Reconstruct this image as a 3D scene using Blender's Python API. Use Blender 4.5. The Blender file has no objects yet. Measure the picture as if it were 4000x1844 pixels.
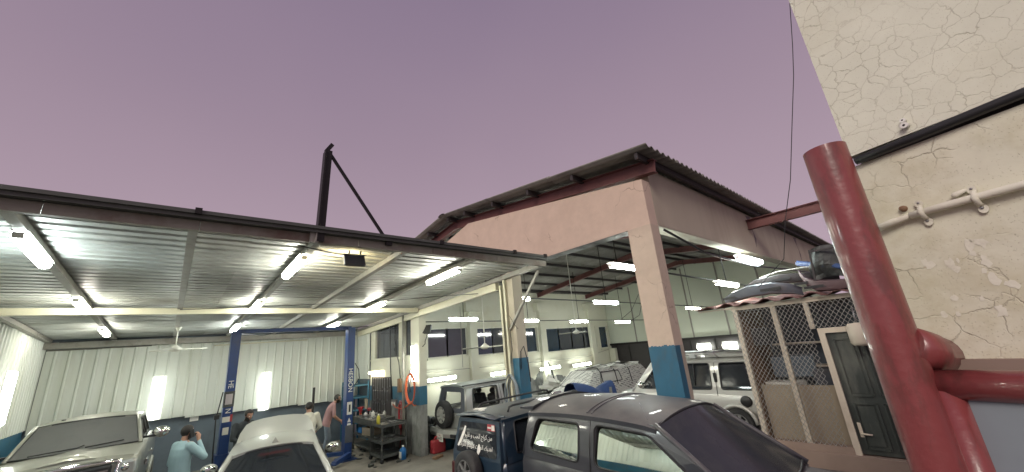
import bpy, bmesh, math, random
from mathutils import Vector, Matrix, geometry

RAD = math.radians
rnd = random.Random(11)
sc = bpy.context.scene
COL = sc.collection

# ------------------------------------------------------------------ camera
yaw, pit, rol = RAD(42.2828), RAD(16.484), RAD(-5.1268)
right = Vector((math.cos(yaw), -math.sin(yaw), 0))
fwd = Vector((math.sin(yaw) * math.cos(pit), math.cos(yaw) * math.cos(pit), math.sin(pit)))
up = right.cross(fwd)
cx = right * math.cos(rol) + up * math.sin(rol)
cu = -right * math.sin(rol) + up * math.cos(rol)
CAM = Vector((0, 0, 2.65))
cam_data = bpy.data.cameras.new('camera')
cam = bpy.data.objects.new('camera', cam_data)
COL.objects.link(cam)
cam_data.sensor_fit = 'HORIZONTAL'
cam_data.sensor_width = 36.0
cam_data.lens = 1460.2 / 4000 * 36.0
cam_data.clip_start = 0.02
cam_data.clip_end = 900
m = Matrix((cx, cu, -fwd)).transposed().to_4x4()
m.translation = CAM
cam.matrix_world = m
sc.camera = cam

# ------------------------------------------------------------------ sky, dusk light, exposure
world = bpy.data.worlds.new('World')
sc.world = world
world.use_nodes = True
wn = world.node_tree.nodes
wl = world.node_tree.links
wn.clear()
w_out = wn.new('ShaderNodeOutputWorld')
w_bg = wn.new('ShaderNodeBackground')
w_tc = wn.new('ShaderNodeTexCoord')
w_sep = wn.new('ShaderNodeSeparateXYZ')
w_ramp = wn.new('ShaderNodeValToRGB')
w_noise = wn.new('ShaderNodeTexNoise')
w_add = wn.new('ShaderNodeMath'); w_add.operation = 'MULTIPLY_ADD'
w_noise.inputs['Scale'].default_value = 1.3
w_noise.inputs['Detail'].default_value = 3
w_add.inputs[1].default_value = 0.20
wl.new(w_tc.outputs['Generated'], w_sep.inputs[0])
wl.new(w_tc.outputs['Generated'], w_noise.inputs['Vector'])
wl.new(w_noise.outputs['Fac'], w_add.inputs[0])
wl.new(w_sep.outputs['Z'], w_add.inputs[2])
wl.new(w_add.outputs[0], w_ramp.inputs[0])
wl.new(w_ramp.outputs[0], w_bg.inputs['Color'])
wl.new(w_bg.outputs[0], w_out.inputs['Surface'])
cr = w_ramp.color_ramp
cr.elements[0].position = 0.0; cr.elements[0].color = (0.495, 0.375, 0.435, 1)
cr.elements[1].position = 1.0; cr.elements[1].color = (0.195, 0.150, 0.232, 1)
e = cr.elements.new(0.35); e.color = (0.410, 0.312, 0.374, 1)
e = cr.elements.new(0.62); e.color = (0.315, 0.238, 0.305, 1)
w_bg.inputs['Strength'].default_value = 0.98

sun_data = bpy.data.lights.new('sun', 'SUN')
sun = bpy.data.objects.new('sun', sun_data)
COL.objects.link(sun)
sun_data.energy = 1.8
sun_data.angle = RAD(25)
sun_data.color = (1.0, 0.89, 0.79)
sun.location = (-20, -10, 20)
sun.rotation_euler = Vector((0.80, 0.30, -0.52)).to_track_quat('-Z', 'Y').to_euler()

sc.view_settings.view_transform = 'Standard'
sc.view_settings.look = 'None'
sc.view_settings.gamma = 1
sc.view_settings.use_curve_mapping = False
sc.view_settings.exposure = 0.14
sc.render.engine = 'CYCLES'
sc.cycles.use_denoising = True
sc.cycles.max_bounces = 6
sc.cycles.diffuse_bounces = 4
sc.cycles.glossy_bounces = 4
sc.cycles.transparent_max_bounces = 8
sc.cycles.sample_clamp_indirect = 6.0
sc.cycles.caustics_reflective = False
sc.cycles.caustics_refractive = False

# ------------------------------------------------------------------ materials
MATS = {}


def pbr(name, c, rough=0.6, metal=0.0, var=0.12, scale=5.0, bump=0.0, bscale=40.0, dirt=None, dscale=2.0,
        damt=0.5, coat=0.0, spec=0.5, dust=None, streak=False, dsoft=0.2, rand=0.0):
    m = bpy.data.materials.new(name)
    m.use_nodes = True
    nt = m.node_tree
    N, L = nt.nodes, nt.links
    b = N['Principled BSDF']
    b.inputs['Roughness'].default_value = rough
    b.inputs['Metallic'].default_value = metal
    b.inputs['Specular IOR Level'].default_value = spec
    if coat:
        b.inputs['Coat Weight'].default_value = coat
        b.inputs['Coat Roughness'].default_value = 0.06
    tc = N.new('ShaderNodeTexCoord')
    mp = N.new('ShaderNodeMapping')
    L.new(tc.outputs['Object'], mp.inputs[0])
    if streak:
        mp.inputs['Scale'].default_value = (1, 1, 0.12 if streak is True else streak)
    n1 = N.new('ShaderNodeTexNoise')
    n1.inputs['Scale'].default_value = scale
    n1.inputs['Detail'].default_value = 6
    n1.inputs['Roughness'].default_value = 0.62
    L.new(mp.outputs[0], n1.inputs['Vector'])
    mix = N.new('ShaderNodeMix'); mix.data_type = 'RGBA'
    lo = [max(0, x * (1 - var)) for x in c]
    hi = [min(1, x * (1 + var)) for x in c]
    mix.inputs[6].default_value = (*lo, 1)
    mix.inputs[7].default_value = (*hi, 1)
    L.new(n1.outputs['Fac'], mix.inputs[0])
    col = mix.outputs[2]
    if dirt:
        n2 = N.new('ShaderNodeTexNoise')
        n2.inputs['Scale'].default_value = dscale
        n2.inputs['Detail'].default_value = 8
        n2.inputs['Roughness'].default_value = 0.68
        L.new(mp.outputs[0], n2.inputs['Vector'])
        rp = N.new('ShaderNodeValToRGB')
        rp.color_ramp.elements[0].position = max(0, 0.62 - damt * 0.3)
        rp.color_ramp.elements[1].position = min(1, 0.62 - damt * 0.3 + dsoft)
        L.new(n2.outputs['Fac'], rp.inputs[0])
        sc_ = N.new('ShaderNodeMath'); sc_.operation = 'MULTIPLY'
        sc_.inputs[1].default_value = min(1, damt + 0.15)
        L.new(rp.outputs[0], sc_.inputs[0])
        mx = N.new('ShaderNodeMix'); mx.data_type = 'RGBA'
        mx.inputs[7].default_value = (*dirt, 1)
        L.new(sc_.outputs[0], mx.inputs[0])
        L.new(col, mx.inputs[6])
        col = mx.outputs[2]
    if dust:                                   # settled dust lies on faces that look up
        g = N.new('ShaderNodeNewGeometry')
        sp = N.new('ShaderNodeSeparateXYZ')
        L.new(g.outputs['Normal'], sp.inputs[0])
        r2 = N.new('ShaderNodeMapRange')
        r2.inputs[1].default_value = 0.15
        r2.inputs[2].default_value = 0.95
        r2.inputs[4].default_value = dust[3]
        L.new(sp.outputs['Z'], r2.inputs[0])
        n3 = N.new('ShaderNodeTexNoise')
        n3.inputs['Scale'].default_value = 3.5
        n3.inputs['Detail'].default_value = 9
        n3.inputs['Roughness'].default_value = 0.7
        L.new(tc.outputs['Object'], n3.inputs['Vector'])
        r3 = N.new('ShaderNodeMapRange')
        r3.inputs[1].default_value = 0.25
        r3.inputs[2].default_value = 0.7
        r3.inputs[3].default_value = 0.2
        r3.inputs[4].default_value = 1.0
        L.new(n3.outputs['Fac'], r3.inputs[0])
        mu = N.new('ShaderNodeMath'); mu.operation = 'MULTIPLY'
        L.new(r2.outputs[0], mu.inputs[0]); L.new(r3.outputs[0], mu.inputs[1])
        mx = N.new('ShaderNodeMix'); mx.data_type = 'RGBA'
        mx.inputs[7].default_value = (*dust[:3], 1)
        L.new(mu.outputs[0], mx.inputs[0])
        L.new(col, mx.inputs[6])
        col = mx.outputs[2]
        rr = N.new('ShaderNodeMapRange')
        rr.inputs[3].default_value = rough
        rr.inputs[4].default_value = 0.75
        L.new(mu.outputs[0], rr.inputs[0])
        L.new(rr.outputs[0], b.inputs['Roughness'])
        if coat:
            cc = N.new('ShaderNodeMapRange')
            cc.inputs[3].default_value = coat
            cc.inputs[4].default_value = coat * 0.12
            L.new(mu.outputs[0], cc.inputs[0])
            L.new(cc.outputs[0], b.inputs['Coat Weight'])
    if rand:                                   # every sheet has weathered a little differently
        oi = N.new('ShaderNodeObjectInfo')
        mr = N.new('ShaderNodeMapRange')
        mr.inputs[3].default_value = 1 - rand
        mr.inputs[4].default_value = 1 + rand * .4
        L.new(oi.outputs['Random'], mr.inputs[0])
        vm = N.new('ShaderNodeVectorMath'); vm.operation = 'SCALE'
        L.new(col, vm.inputs[0]); L.new(mr.outputs[0], vm.inputs['Scale'])
        col = vm.outputs[0]
    L.new(col, b.inputs['Base Color'])
    if bump:
        nb = N.new('ShaderNodeTexNoise')
        nb.inputs['Scale'].default_value = bscale
        nb.inputs['Detail'].default_value = 5
        L.new(tc.outputs['Object'], nb.inputs['Vector'])
        bp = N.new('ShaderNodeBump')
        bp.inputs['Strength'].default_value = bump
        bp.inputs['Distance'].default_value = 0.01
        L.new(nb.outputs['Fac'], bp.inputs['Height'])
        L.new(bp.outputs[0], b.inputs['Normal'])
    MATS[name] = m
    return m


def emit(name, c, s):
    m = bpy.data.materials.new(name)
    m.use_nodes = True
    b = m.node_tree.nodes['Principled BSDF']
    b.inputs['Base Color'].default_value = (0.9, 0.9, 0.9, 1)
    b.inputs['Emission Color'].default_value = (*c, 1)
    b.inputs['Emission Strength'].default_value = s
    MATS[name] = m
    return m


def crack_plaster(name, c, cell=7.0, dark=(0.2, 0.17, 0.12), bump=0.5, stain=None, dist=.06, dn=12.0, wid=.028, amt=.95, pits=.45, fade=7.0, fl=.38, samt=.35, sscale=1.7):
    m = pbr(name, c, rough=0.85, var=0.16, scale=3.5, dirt=stain, dscale=sscale, damt=samt)
    nt = m.node_tree
    N, L = nt.nodes, nt.links
    b = N['Principled BSDF']
    tc = N['Texture Coordinate'] if 'Texture Coordinate' in N else N.new('ShaderNodeTexCoord')
    ds = N.new('ShaderNodeTexNoise'); ds.inputs['Scale'].default_value = dn; ds.inputs['Detail'].default_value = 4
    ds.inputs['Roughness'].default_value = 0.6
    L.new(tc.outputs['Object'], ds.inputs['Vector'])
    va = N.new('ShaderNodeVectorMath'); va.operation = 'MULTIPLY_ADD'
    va.inputs[1].default_value = (dist, dist, dist)
    L.new(ds.outputs['Color'], va.inputs[0]); L.new(tc.outputs['Object'], va.inputs[2])
    vo = N.new('ShaderNodeTexVoronoi'); vo.feature = 'DISTANCE_TO_EDGE'; vo.inputs['Scale'].default_value = cell
    L.new(va.outputs[0], vo.inputs['Vector'])
    r = N.new('ShaderNodeMapRange')
    r.inputs[1].default_value = 0.004; r.inputs[2].default_value = wid
    r.inputs[3].default_value = 1.0; r.inputs[4].default_value = 0.0
    L.new(vo.outputs['Distance'], r.inputs[0])
    # cracks fade in and out
    nf = N.new('ShaderNodeTexNoise'); nf.inputs['Scale'].default_value = fade
    nf.inputs['Detail'].default_value = 4
    L.new(tc.outputs['Object'], nf.inputs['Vector'])
    rf = N.new('ShaderNodeMapRange'); rf.inputs[1].default_value = fl; rf.inputs[2].default_value = 0.62
    rf.inputs[3].default_value = 0.0; rf.inputs[4].default_value = amt
    L.new(nf.outputs['Fac'], rf.inputs[0])
    mu = N.new('ShaderNodeMath'); mu.operation = 'MULTIPLY'
    L.new(r.outputs[0], mu.inputs[0]); L.new(rf.outputs[0], mu.inputs[1])
    # small pits
    vp = N.new('ShaderNodeTexVoronoi'); vp.inputs['Scale'].default_value = 130
    L.new(tc.outputs['Object'], vp.inputs['Vector'])
    rp = N.new('ShaderNodeMapRange'); rp.inputs[1].default_value = 0.10; rp.inputs[2].default_value = 0.20
    rp.inputs[3].default_value = pits; rp.inputs[4].default_value = 0.0
    L.new(vp.outputs['Distance'], rp.inputs[0])
    ad = N.new('ShaderNodeMath'); ad.operation = 'MAXIMUM'
    L.new(mu.outputs[0], ad.inputs[0]); L.new(rp.outputs[0], ad.inputs[1])
    old = b.inputs['Base Color'].links[0].from_socket
    mx = N.new('ShaderNodeMix'); mx.data_type = 'RGBA'
    mx.inputs[7].default_value = (*dark, 1)
    L.new(ad.outputs[0], mx.inputs[0]); L.new(old, mx.inputs[6])
    L.new(mx.outputs[2], b.inputs['Base Color'])
    inv = N.new('ShaderNodeMath'); inv.operation = 'MULTIPLY_ADD'
    inv.inputs[1].default_value = -1.2
    nb = N.new('ShaderNodeTexNoise'); nb.inputs['Scale'].default_value = 9; nb.inputs['Detail'].default_value = 8
    L.new(tc.outputs['Object'], nb.inputs['Vector'])
    L.new(ad.outputs[0], inv.inputs[0]); L.new(nb.outputs['Fac'], inv.inputs[2])
    bp = N.new('ShaderNodeBump'); bp.inputs['Strength'].default_value = bump; bp.inputs['Distance'].default_value = 0.012
    L.new(inv.outputs[0], bp.inputs['Height']); L.new(bp.outputs[0], b.inputs['Normal'])
    return m


pbr('floor_concrete', (0.20, 0.185, 0.16), 0.8, var=0.35, scale=1.2, bump=0.35, bscale=14, dirt=(0.07, 0.062, 0.055), dscale=0.7, damt=0.55)
pbr('apron_concrete', (0.13, 0.115, 0.105), 0.8, var=0.3, scale=1.5, bump=0.3, bscale=18, dirt=(0.06, 0.05, 0.045), dscale=0.9, damt=0.4)
crack_plaster('cracked_plaster', (0.74, 0.75, 0.63), 17, (0.40, 0.38, 0.29), 0.35, stain=(0.68, 0.67, 0.53), amt=.6, fl=.27, fade=5.0, sscale=3.0)
crack_plaster('stained_plaster', (0.72, 0.715, 0.58), 11, (0.38, 0.35, 0.25), 0.55, stain=(0.56, 0.53, 0.37), amt=.6, pits=.35, fade=4.0, fl=.42, samt=.6, sscale=4.5)
pbr('flaked_plaster', (0.74, 0.73, 0.62), 0.9, var=0.15, bump=0.3, bscale=30, dirt=(0.42, 0.39, 0.30), dscale=12, damt=0.4)
crack_plaster('gable_plaster', (0.63, 0.50, 0.405), 1.5, (0.36, 0.27, 0.21), 0.25, stain=(0.54, 0.42, 0.335), dist=.5, dn=1.6, wid=.012, amt=.8, pits=0, fade=1.3, fl=.56)
crack_plaster('pillar_plaster', (0.57, 0.475, 0.38), 2.2, (0.30, 0.24, 0.19), 0.3, stain=(0.40, 0.32, 0.245), dist=.4, dn=2.0, wid=.014, amt=.8, pits=0, fade=1.8, fl=.5)  # base yellowed, standing in for light from the garage interior
pbr('beam_plaster', (0.46, 0.415, 0.33), 0.9, var=0.1, scale=2, bump=0.15, bscale=25, dirt=(0.30, 0.24, 0.19), dscale=0.7, damt=0.45, streak=True)
pbr('cream_wall', (0.67, 0.67, 0.56), 0.8, var=0.07, scale=1.6, dirt=(0.50, 0.46, 0.33), dscale=0.8, damt=0.35)
pbr('pale_panel', (0.62, 0.66, 0.56), 0.7, var=0.05, scale=1.2)
pbr('blue_dado', (0.028, 0.125, 0.205), 0.5, var=0.25, scale=4, dirt=(0.07, 0.09, 0.10), dscale=3.5, damt=0.45, streak=.5)
pbr('grimy_concrete', (0.26, 0.27, 0.26), 0.75, var=0.3, scale=3, dirt=(0.07, 0.075, 0.075), dscale=3.2, damt=0.65, bump=0.3, bscale=12, streak=0.45)
pbr('slate_paint', (0.105, 0.135, 0.165), 0.55, var=0.2, scale=2.5, dirt=(0.055, 0.065, 0.075), dscale=1.6, damt=0.4)
pbr('white_sheet', (0.65, 0.68, 0.625), 0.32, var=0.06, scale=1.8, dirt=(0.47, 0.49, 0.40), dscale=1.6, damt=0.4, streak=True, rand=.14)
pbr('roof_sheet', (0.50, 0.52, 0.50), 0.40, metal=0.25, var=0.15, scale=1.6, dirt=(0.27, 0.255, 0.225), dscale=1.3, damt=0.45, rand=.22)
pbr('steel_frame', (0.30, 0.29, 0.26), 0.5, metal=0.2, var=0.2, scale=6, dirt=(0.16, 0.135, 0.11), dscale=4, damt=0.4)
pbr('weathered_channel', (0.25, 0.245, 0.205), 0.6, metal=0.2, var=0.25, scale=5, dirt=(0.13, 0.065, 0.045), dscale=1.5, damt=0.55)
pbr('gutter_metal', (0.10, 0.108, 0.10), 0.6, metal=0.3, var=0.25, scale=6)
pbr('cream_steel', (0.60, 0.58, 0.44), 0.45, var=0.1, scale=3, dirt=(0.40, 0.36, 0.26), dscale=3, damt=0.35)
pbr('black_steel', (0.016, 0.014, 0.014), 0.5, metal=0.3, var=0.3, scale=8)
pbr('red_oxide', (0.165, 0.066, 0.062), 0.6, var=0.2, scale=4, dirt=(0.085, 0.04, 0.035), dscale=3, damt=0.4)
pbr('red_gloss', (0.235, 0.052, 0.054), 0.36, var=0.16, scale=9, bump=0.22, bscale=30, dirt=(0.085, 0.04, 0.032), dscale=13, damt=0.38, coat=0.45, streak=.3, dsoft=.12)
pbr('fibre_cement', (0.30, 0.295, 0.27), 0.9, var=0.2, scale=3, dirt=(0.13, 0.115, 0.095), dscale=1.4, damt=0.45, bump=0.2, bscale=20, rand=.2)
pbr('purlin_dark', (0.045, 0.04, 0.042), 0.6, metal=0.2, var=0.2)
pbr('window_glass', (0.055, 0.06, 0.075), 0.06, var=0.25, scale=2, spec=0.9)
pbr('blue_glass', (0.022, 0.038, 0.065), 0.07, var=0.4, scale=3, spec=0.9)
pbr('white_paint', (0.72, 0.72, 0.64), 0.5, var=0.06)
pbr('white_plastic', (0.78, 0.78, 0.74), 0.4, var=0.04)
pbr('lift_blue', (0.014, 0.045, 0.165), 0.4, var=0.15, scale=4, dirt=(0.02, 0.035, 0.07), dscale=3, damt=0.35)
pbr('rubber', (0.020, 0.021, 0.023), 0.75, var=0.25, scale=8, dirt=(0.06, 0.055, 0.05), dscale=4, damt=0.35)
pbr('black_plastic', (0.018, 0.019, 0.021), 0.45, var=0.2)
pbr('chrome', (0.80, 0.80, 0.80), 0.12, metal=1.0, var=0.05)
pbr('alloy', (0.62, 0.63, 0.64), 0.28, metal=0.85, var=0.08)
pbr('iron_tool', (0.30, 0.30, 0.31), 0.35, metal=0.8, var=0.2)
pbr('grease_steel', (0.075, 0.082, 0.080), 0.55, metal=0.3, var=0.35, scale=7, dirt=(0.03, 0.03, 0.03), dscale=5, damt=0.5)
pbr('champagne_paint', (0.27, 0.275, 0.245), 0.28, metal=0.4, var=0.06, dust=(0.36, 0.37, 0.305, 0.6), coat=0.7)
pbr('silver_white_paint', (0.42, 0.43, 0.415), 0.25, metal=0.15, var=0.04, coat=0.8, dust=(0.48, 0.50, 0.44, 0.35))
pbr('grey_paint', (0.052, 0.056, 0.066), 0.32, metal=0.2, var=0.15, dust=(0.215, 0.205, 0.19, 0.85), coat=0.4)
pbr('navy_paint', (0.018, 0.036, 0.060), 0.28, metal=0.1, var=0.2, dust=(0.17, 0.165, 0.145, 0.8), coat=0.5)
pbr('silver_paint', (0.42, 0.43, 0.41), 0.30, metal=0.4, var=0.06, coat=0.6, dust=(0.42, 0.42, 0.36, 0.4))
pbr('offwhite_paint', (0.47, 0.475, 0.45), 0.30, metal=0.2, var=0.05, coat=0.6, dust=(0.45, 0.44, 0.38, 0.4))
pbr('dark_car_paint', (0.02, 0.026, 0.034), 0.25, metal=0.2, var=0.2, coat=0.8)
pbr('tint_glass', (0.020, 0.024, 0.030), 0.05, var=0.3, scale=2, spec=0.8)
pbr('dusty_glass', (0.115, 0.12, 0.12), 0.38, var=0.15, scale=2.5, dirt=(0.08, 0.085, 0.085), dscale=2, damt=0.4)
pbr('windscreen_glass', (0.030, 0.034, 0.040), 0.16, var=0.5, scale=1.6, spec=0.6, dirt=(0.085, 0.09, 0.08), dscale=2.6, damt=0.45, dsoft=.35, streak=0.3)
pbr('mirror_film', (0.62, 0.66, 0.62), 0.03, metal=1.0, var=0.04)
pbr('amber_lens', (0.55, 0.12, 0.03), 0.2, var=0.1, coat=0.5)
pbr('red_lens', (0.06, 0.008, 0.012), 0.2, var=0.1, coat=0.5)
pbr('clear_lens', (0.72, 0.73, 0.72), 0.12, metal=0.6, var=0.1, coat=0.6)
pbr('skin', (0.42, 0.235, 0.165), 0.55, var=0.08)
pbr('hair', (0.018, 0.015, 0.014), 0.6, var=0.3, scale=40, bump=0.5, bscale=160)
pbr('light_blue_cloth', (0.34, 0.50, 0.56), 0.85, var=0.1, scale=6, bump=0.3, bscale=14)
pbr('dark_cloth', (0.030, 0.036, 0.042), 0.9, var=0.2, scale=6, bump=0.3, bscale=14)
pbr('white_cloth', (0.62, 0.61, 0.53), 0.9, var=0.08, scale=6, bump=0.3, bscale=14)
pbr('pink_cloth', (0.36, 0.215, 0.22), 0.9, var=0.15, scale=6, bump=0.3, bscale=14)
pbr('denim', (0.17, 0.21, 0.26), 0.9, var=0.35, scale=7, dirt=(0.33, 0.37, 0.40), dscale=4, damt=0.4)
pbr('charcoal_cloth', (0.035, 0.035, 0.04), 0.9, var=0.2)
pbr('orange_hose', (0.55, 0.12, 0.05), 0.45, var=0.1)
pbr('red_plastic', (0.33, 0.035, 0.045), 0.45, var=0.15)
pbr('blue_plastic', (0.02, 0.15, 0.42), 0.4, var=0.1)
pbr('yellow_plastic', (0.62, 0.56, 0.08), 0.4, var=0.1)
pbr('wood_brown', (0.22, 0.13, 0.075), 0.7, var=0.3, scale=5)
pbr('cardboard', (0.34, 0.285, 0.215), 0.9, var=0.15, scale=4)
pbr('red_roofing', (0.11, 0.05, 0.045), 0.7, var=0.25, scale=4, dirt=(0.42, 0.34, 0.28), dscale=3.5, damt=0.25)
pbr('bumper_grey', (0.075, 0.085, 0.105), 0.5, var=0.25, scale=4, dirt=(0.16, 0.13, 0.12), dscale=2, damt=0.4)
pbr('bumper_maroon', (0.085, 0.05, 0.055), 0.5, var=0.2, scale=4)
pbr('wire_mesh', (0.42, 0.42, 0.40), 0.45, metal=0.5, var=0.2)
pbr('kiosk_frame', (0.62, 0.555, 0.455), 0.6, var=0.1, scale=4, dirt=(0.38, 0.31, 0.24), dscale=2, damt=0.4)
pbr('door_green', (0.050, 0.060, 0.055), 0.4, var=0.3, scale=5, dirt=(0.19, 0.20, 0.17), dscale=2.6, damt=0.45, streak=0.3)
pbr('tarp_blue', (0.025, 0.055, 0.16), 0.6, var=0.2, scale=5, bump=0.4, bscale=9)
pbr('gate_panel', (0.24, 0.28, 0.31), 0.35, var=0.1, scale=5)
pbr('plinth_render', (0.30, 0.225, 0.185), 0.85, var=0.2, scale=3)
pbr('paper_white', (0.66, 0.66, 0.61), 0.9, var=0.08)
emit('tube_light', (0.96, 1.0, 0.93), 74.0)
emit('tube_dim', (0.95, 1.0, 0.88), 34.0)
emit('tube_soft', (0.95, 1.0, 0.92), 12.0)
emit('tube_light_warm', (1.0, 0.98, 0.84), 62.0)
emit('tube_light_cool', (0.88, 1.0, 0.97), 74.0)
emit('tube_warm', (1.0, 0.86, 0.62), 26.0)
emit('flood_warm', (1.0, 0.80, 0.42), 130.0)


def newsprint():
    m = pbr('newspaper', (0.70, 0.70, 0.65), 0.9, var=0.05)
    nt = m.node_tree; N, L = nt.nodes, nt.links; b = N['Principled BSDF']
    tc = N.new('ShaderNodeTexCoord')
    br = N.new('ShaderNodeTexBrick')
    br.inputs['Scale'].default_value = 4.2
    br.inputs['Color1'].default_value = (0.68, 0.68, 0.63, 1)
    br.inputs['Color2'].default_value = (0.09, 0.09, 0.09, 1)
    br.inputs['Mortar'].default_value = (0.74, 0.74, 0.69, 1)
    br.inputs['Mortar Size'].default_value = 0.09
    br.inputs['Bias'].default_value = -0.1
    br.inputs['Brick Width'].default_value = 0.7
    br.inputs['Row Height'].default_value = 0.32
    mp = N.new('ShaderNodeMapping'); mp.inputs['Rotation'].default_value = (0.9, 0.3, 0.35)
    L.new(tc.outputs['Object'], mp.inputs[0]); L.new(mp.outputs[0], br.inputs['Vector'])
    L.new(br.outputs['Color'], b.inputs['Base Color'])


newsprint()

# ------------------------------------------------------------------ mesh helpers
class MB:
    """Collects shapes; build() links them as ONE mesh object."""

    def __init__(self):
        self.v, self.f, self.s, self.mi = [], [], [], []

    def add(self, vs, fs, smooth=False, mi=0):
        o = len(self.v)
        self.v += [tuple(x) for x in vs]
        for f in fs:
            self.f.append(tuple(i + o for i in f)); self.s.append(smooth); self.mi.append(mi)

    def box(self, lo, hi, mi=0, rot=None, bev=0.0):
        (x0, y0, z0), (x1, y1, z1) = lo, hi
        if bev > 0:
            c = Vector(((x0 + x1) / 2, (y0 + y1) / 2, (z0 + z1) / 2))
            bm = bmesh.new()
            bmesh.ops.create_cube(bm, size=1)
            for q in bm.verts:
                q.co = Vector((q.co.x * (x1 - x0), q.co.y * (y1 - y0), q.co.z * (z1 - z0)))
            bmesh.ops.bevel(bm, geom=list(bm.edges), offset=bev, segments=2, affect='EDGES', profile=0.5)
            bm.verts.index_update()
            vs = [q.co.copy() for q in bm.verts]
            fs = [[q.index for q in f.verts] for f in bm.faces]
            bm.free()
            if rot is not None:
                vs = [rot @ q for q in vs]
            self.add([q + c for q in vs], fs, False, mi)
            return
        vs = [Vector(p) for p in ((x0, y0, z0), (x1, y0, z0), (x1, y1, z0), (x0, y1, z0), (x0, y0, z1), (x1, y0, z1), (x1, y1, z1), (x0, y1, z1))]
        if rot is not None:
            c = Vector(((x0 + x1) / 2, (y0 + y1) / 2, (z0 + z1) / 2))
            vs = [rot @ (q - c) + c for q in vs]
        self.add(vs, [(0, 3, 2, 1), (4, 5, 6, 7), (0, 1, 5, 4), (1, 2, 6, 5), (2, 3, 7, 6), (3, 0, 4, 7)], False, mi)

    def bar(self, p0, p1, w, h, mi=0, upv=(0, 0, 1)):
        """rectangular bar from p0 to p1; w sideways, h along upv"""
        p0, p1 = Vector(p0), Vector(p1)
        d = (p1 - p0).normalized()
        u = Vector(upv)
        s = d.cross(u)
        if s.length < 1e-4:
            s = d.cross(Vector((1, 0, 0)))
        s.normalize(); u = s.cross(d).normalized()
        s *= w / 2; u *= h / 2
        vs = [p0 - s - u, p0 + s - u, p0 + s + u, p0 - s + u, p1 - s - u, p1 + s - u, p1 + s + u, p1 - s + u]
        self.add(vs, [(0, 1, 2, 3), (7, 6, 5, 4), (0, 4, 5, 1), (1, 5, 6, 2), (2, 6, 7, 3), (3, 7, 4, 0)], False, mi)

    def ibeam(self, p0, p1, w, h, t=0.012, upv=(0, 0, 1), mi=0):
        p0, p1 = Vector(p0), Vector(p1)
        d = (p1 - p0).normalized(); u = Vector(upv); s = d.cross(u).normalized(); u = s.cross(d).normalized()
        self.bar(p0 + u * (h / 2 - t / 2), p1 + u * (h / 2 - t / 2), w, t, mi, u)
        self.bar(p0 - u * (h / 2 - t / 2), p1 - u * (h / 2 - t / 2), w, t, mi, u)
        self.bar(p0, p1, t, h - 2 * t, mi, u)

    def tube(self, pts, r, n=8, cap=True, mi=0, closed=False):
        pts = [Vector(p) for p in pts]
        rs = r if isinstance(r, (list, tuple)) else [r] * len(pts)
        rings, prev = [], None
        k = len(pts)
        for i, p in enumerate(pts):
            a = pts[(i - 1) % k] if (closed or i > 0) else p
            b = pts[(i + 1) % k] if (closed or i < k - 1) else p
            d = (b - a).normalized()
            if prev is None:
                t = d.cross(Vector((0, 0, 1)))
                if t.length < 1e-3:
                    t = d.cross(Vector((1, 0, 0)))
            else:
                t = prev - d * prev.dot(d)
                if t.length < 1e-5:
                    t = d.orthogonal()
            t.normalize(); prev = t
            q = d.cross(t)
            rings.append([p + (t * math.cos(2 * math.pi * j / n) + q * math.sin(2 * math.pi * j / n)) * rs[i] for j in range(n)])
        self.loft(rings, cap, True, mi, closed)

    def loft(self, rings, cap=True, smooth=True, mi=0, closed=False):
        n = len(rings[0]); o = len(self.v)
        for r in rings:
            self.v += [tuple(p) for p in r]
        k = len(rings)
        for i in range(k if closed else k - 1):
            for j in range(n):
                a, b = o + i * n, o + ((i + 1) % k) * n
                self.f.append((a + j, a + (j + 1) % n, b + (j + 1) % n, b + j)); self.s.append(smooth); self.mi.append(mi)
        if cap and not closed:
            self.f.append(tuple(o + j for j in reversed(range(n)))); self.s.append(False); self.mi.append(mi)
            self.f.append(tuple(o + (k - 1) * n + j for j in range(n))); self.s.append(False); self.mi.append(mi)

    def lathe(self, prof, o, axis, n=20, mi=0, smooth=True):
        """prof: (radius, offset along axis)"""
        o, ax = Vector(o), Vector(axis).normalized()
        t = ax.orthogonal().normalized(); q = ax.cross(t)
        rings = [[o + ax * h + (t * math.cos(2 * math.pi * j / n) + q * math.sin(2 * math.pi * j / n)) * max(r, 1e-4) for j in range(n)] for r, h in prof]
        self.loft(rings, False, smooth, mi)

    def grid(self, fn, nu, nv, smooth=True, mi=0):
        o = len(self.v)
        for i in range(nu + 1):
            for j in range(nv + 1):
                self.v.append(tuple(fn(i / nu, j / nv)))
        for i in range(nu):
            for j in range(nv):
                a = o + i * (nv + 1) + j
                self.f.append((a, a + 1, a + nv + 2, a + nv + 1)); self.s.append(smooth); self.mi.append(mi)

    def ball(self, c, r, nu=10, nv=7, mi=0):
        c = Vector(c); rr = r if isinstance(r, (tuple, list)) else (r, r, r)
        rings = []
        for i in range(nv + 1):
            a = math.pi * i / nv
            rings.append([c + Vector((rr[0] * max(1e-3, math.sin(a)) * math.cos(2 * math.pi * j / nu), rr[1] * max(1e-3, math.sin(a)) * math.sin(2 * math.pi * j / nu), -rr[2] * math.cos(a))) for j in range(nu)])
        self.loft(rings, False, True, mi)

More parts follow.
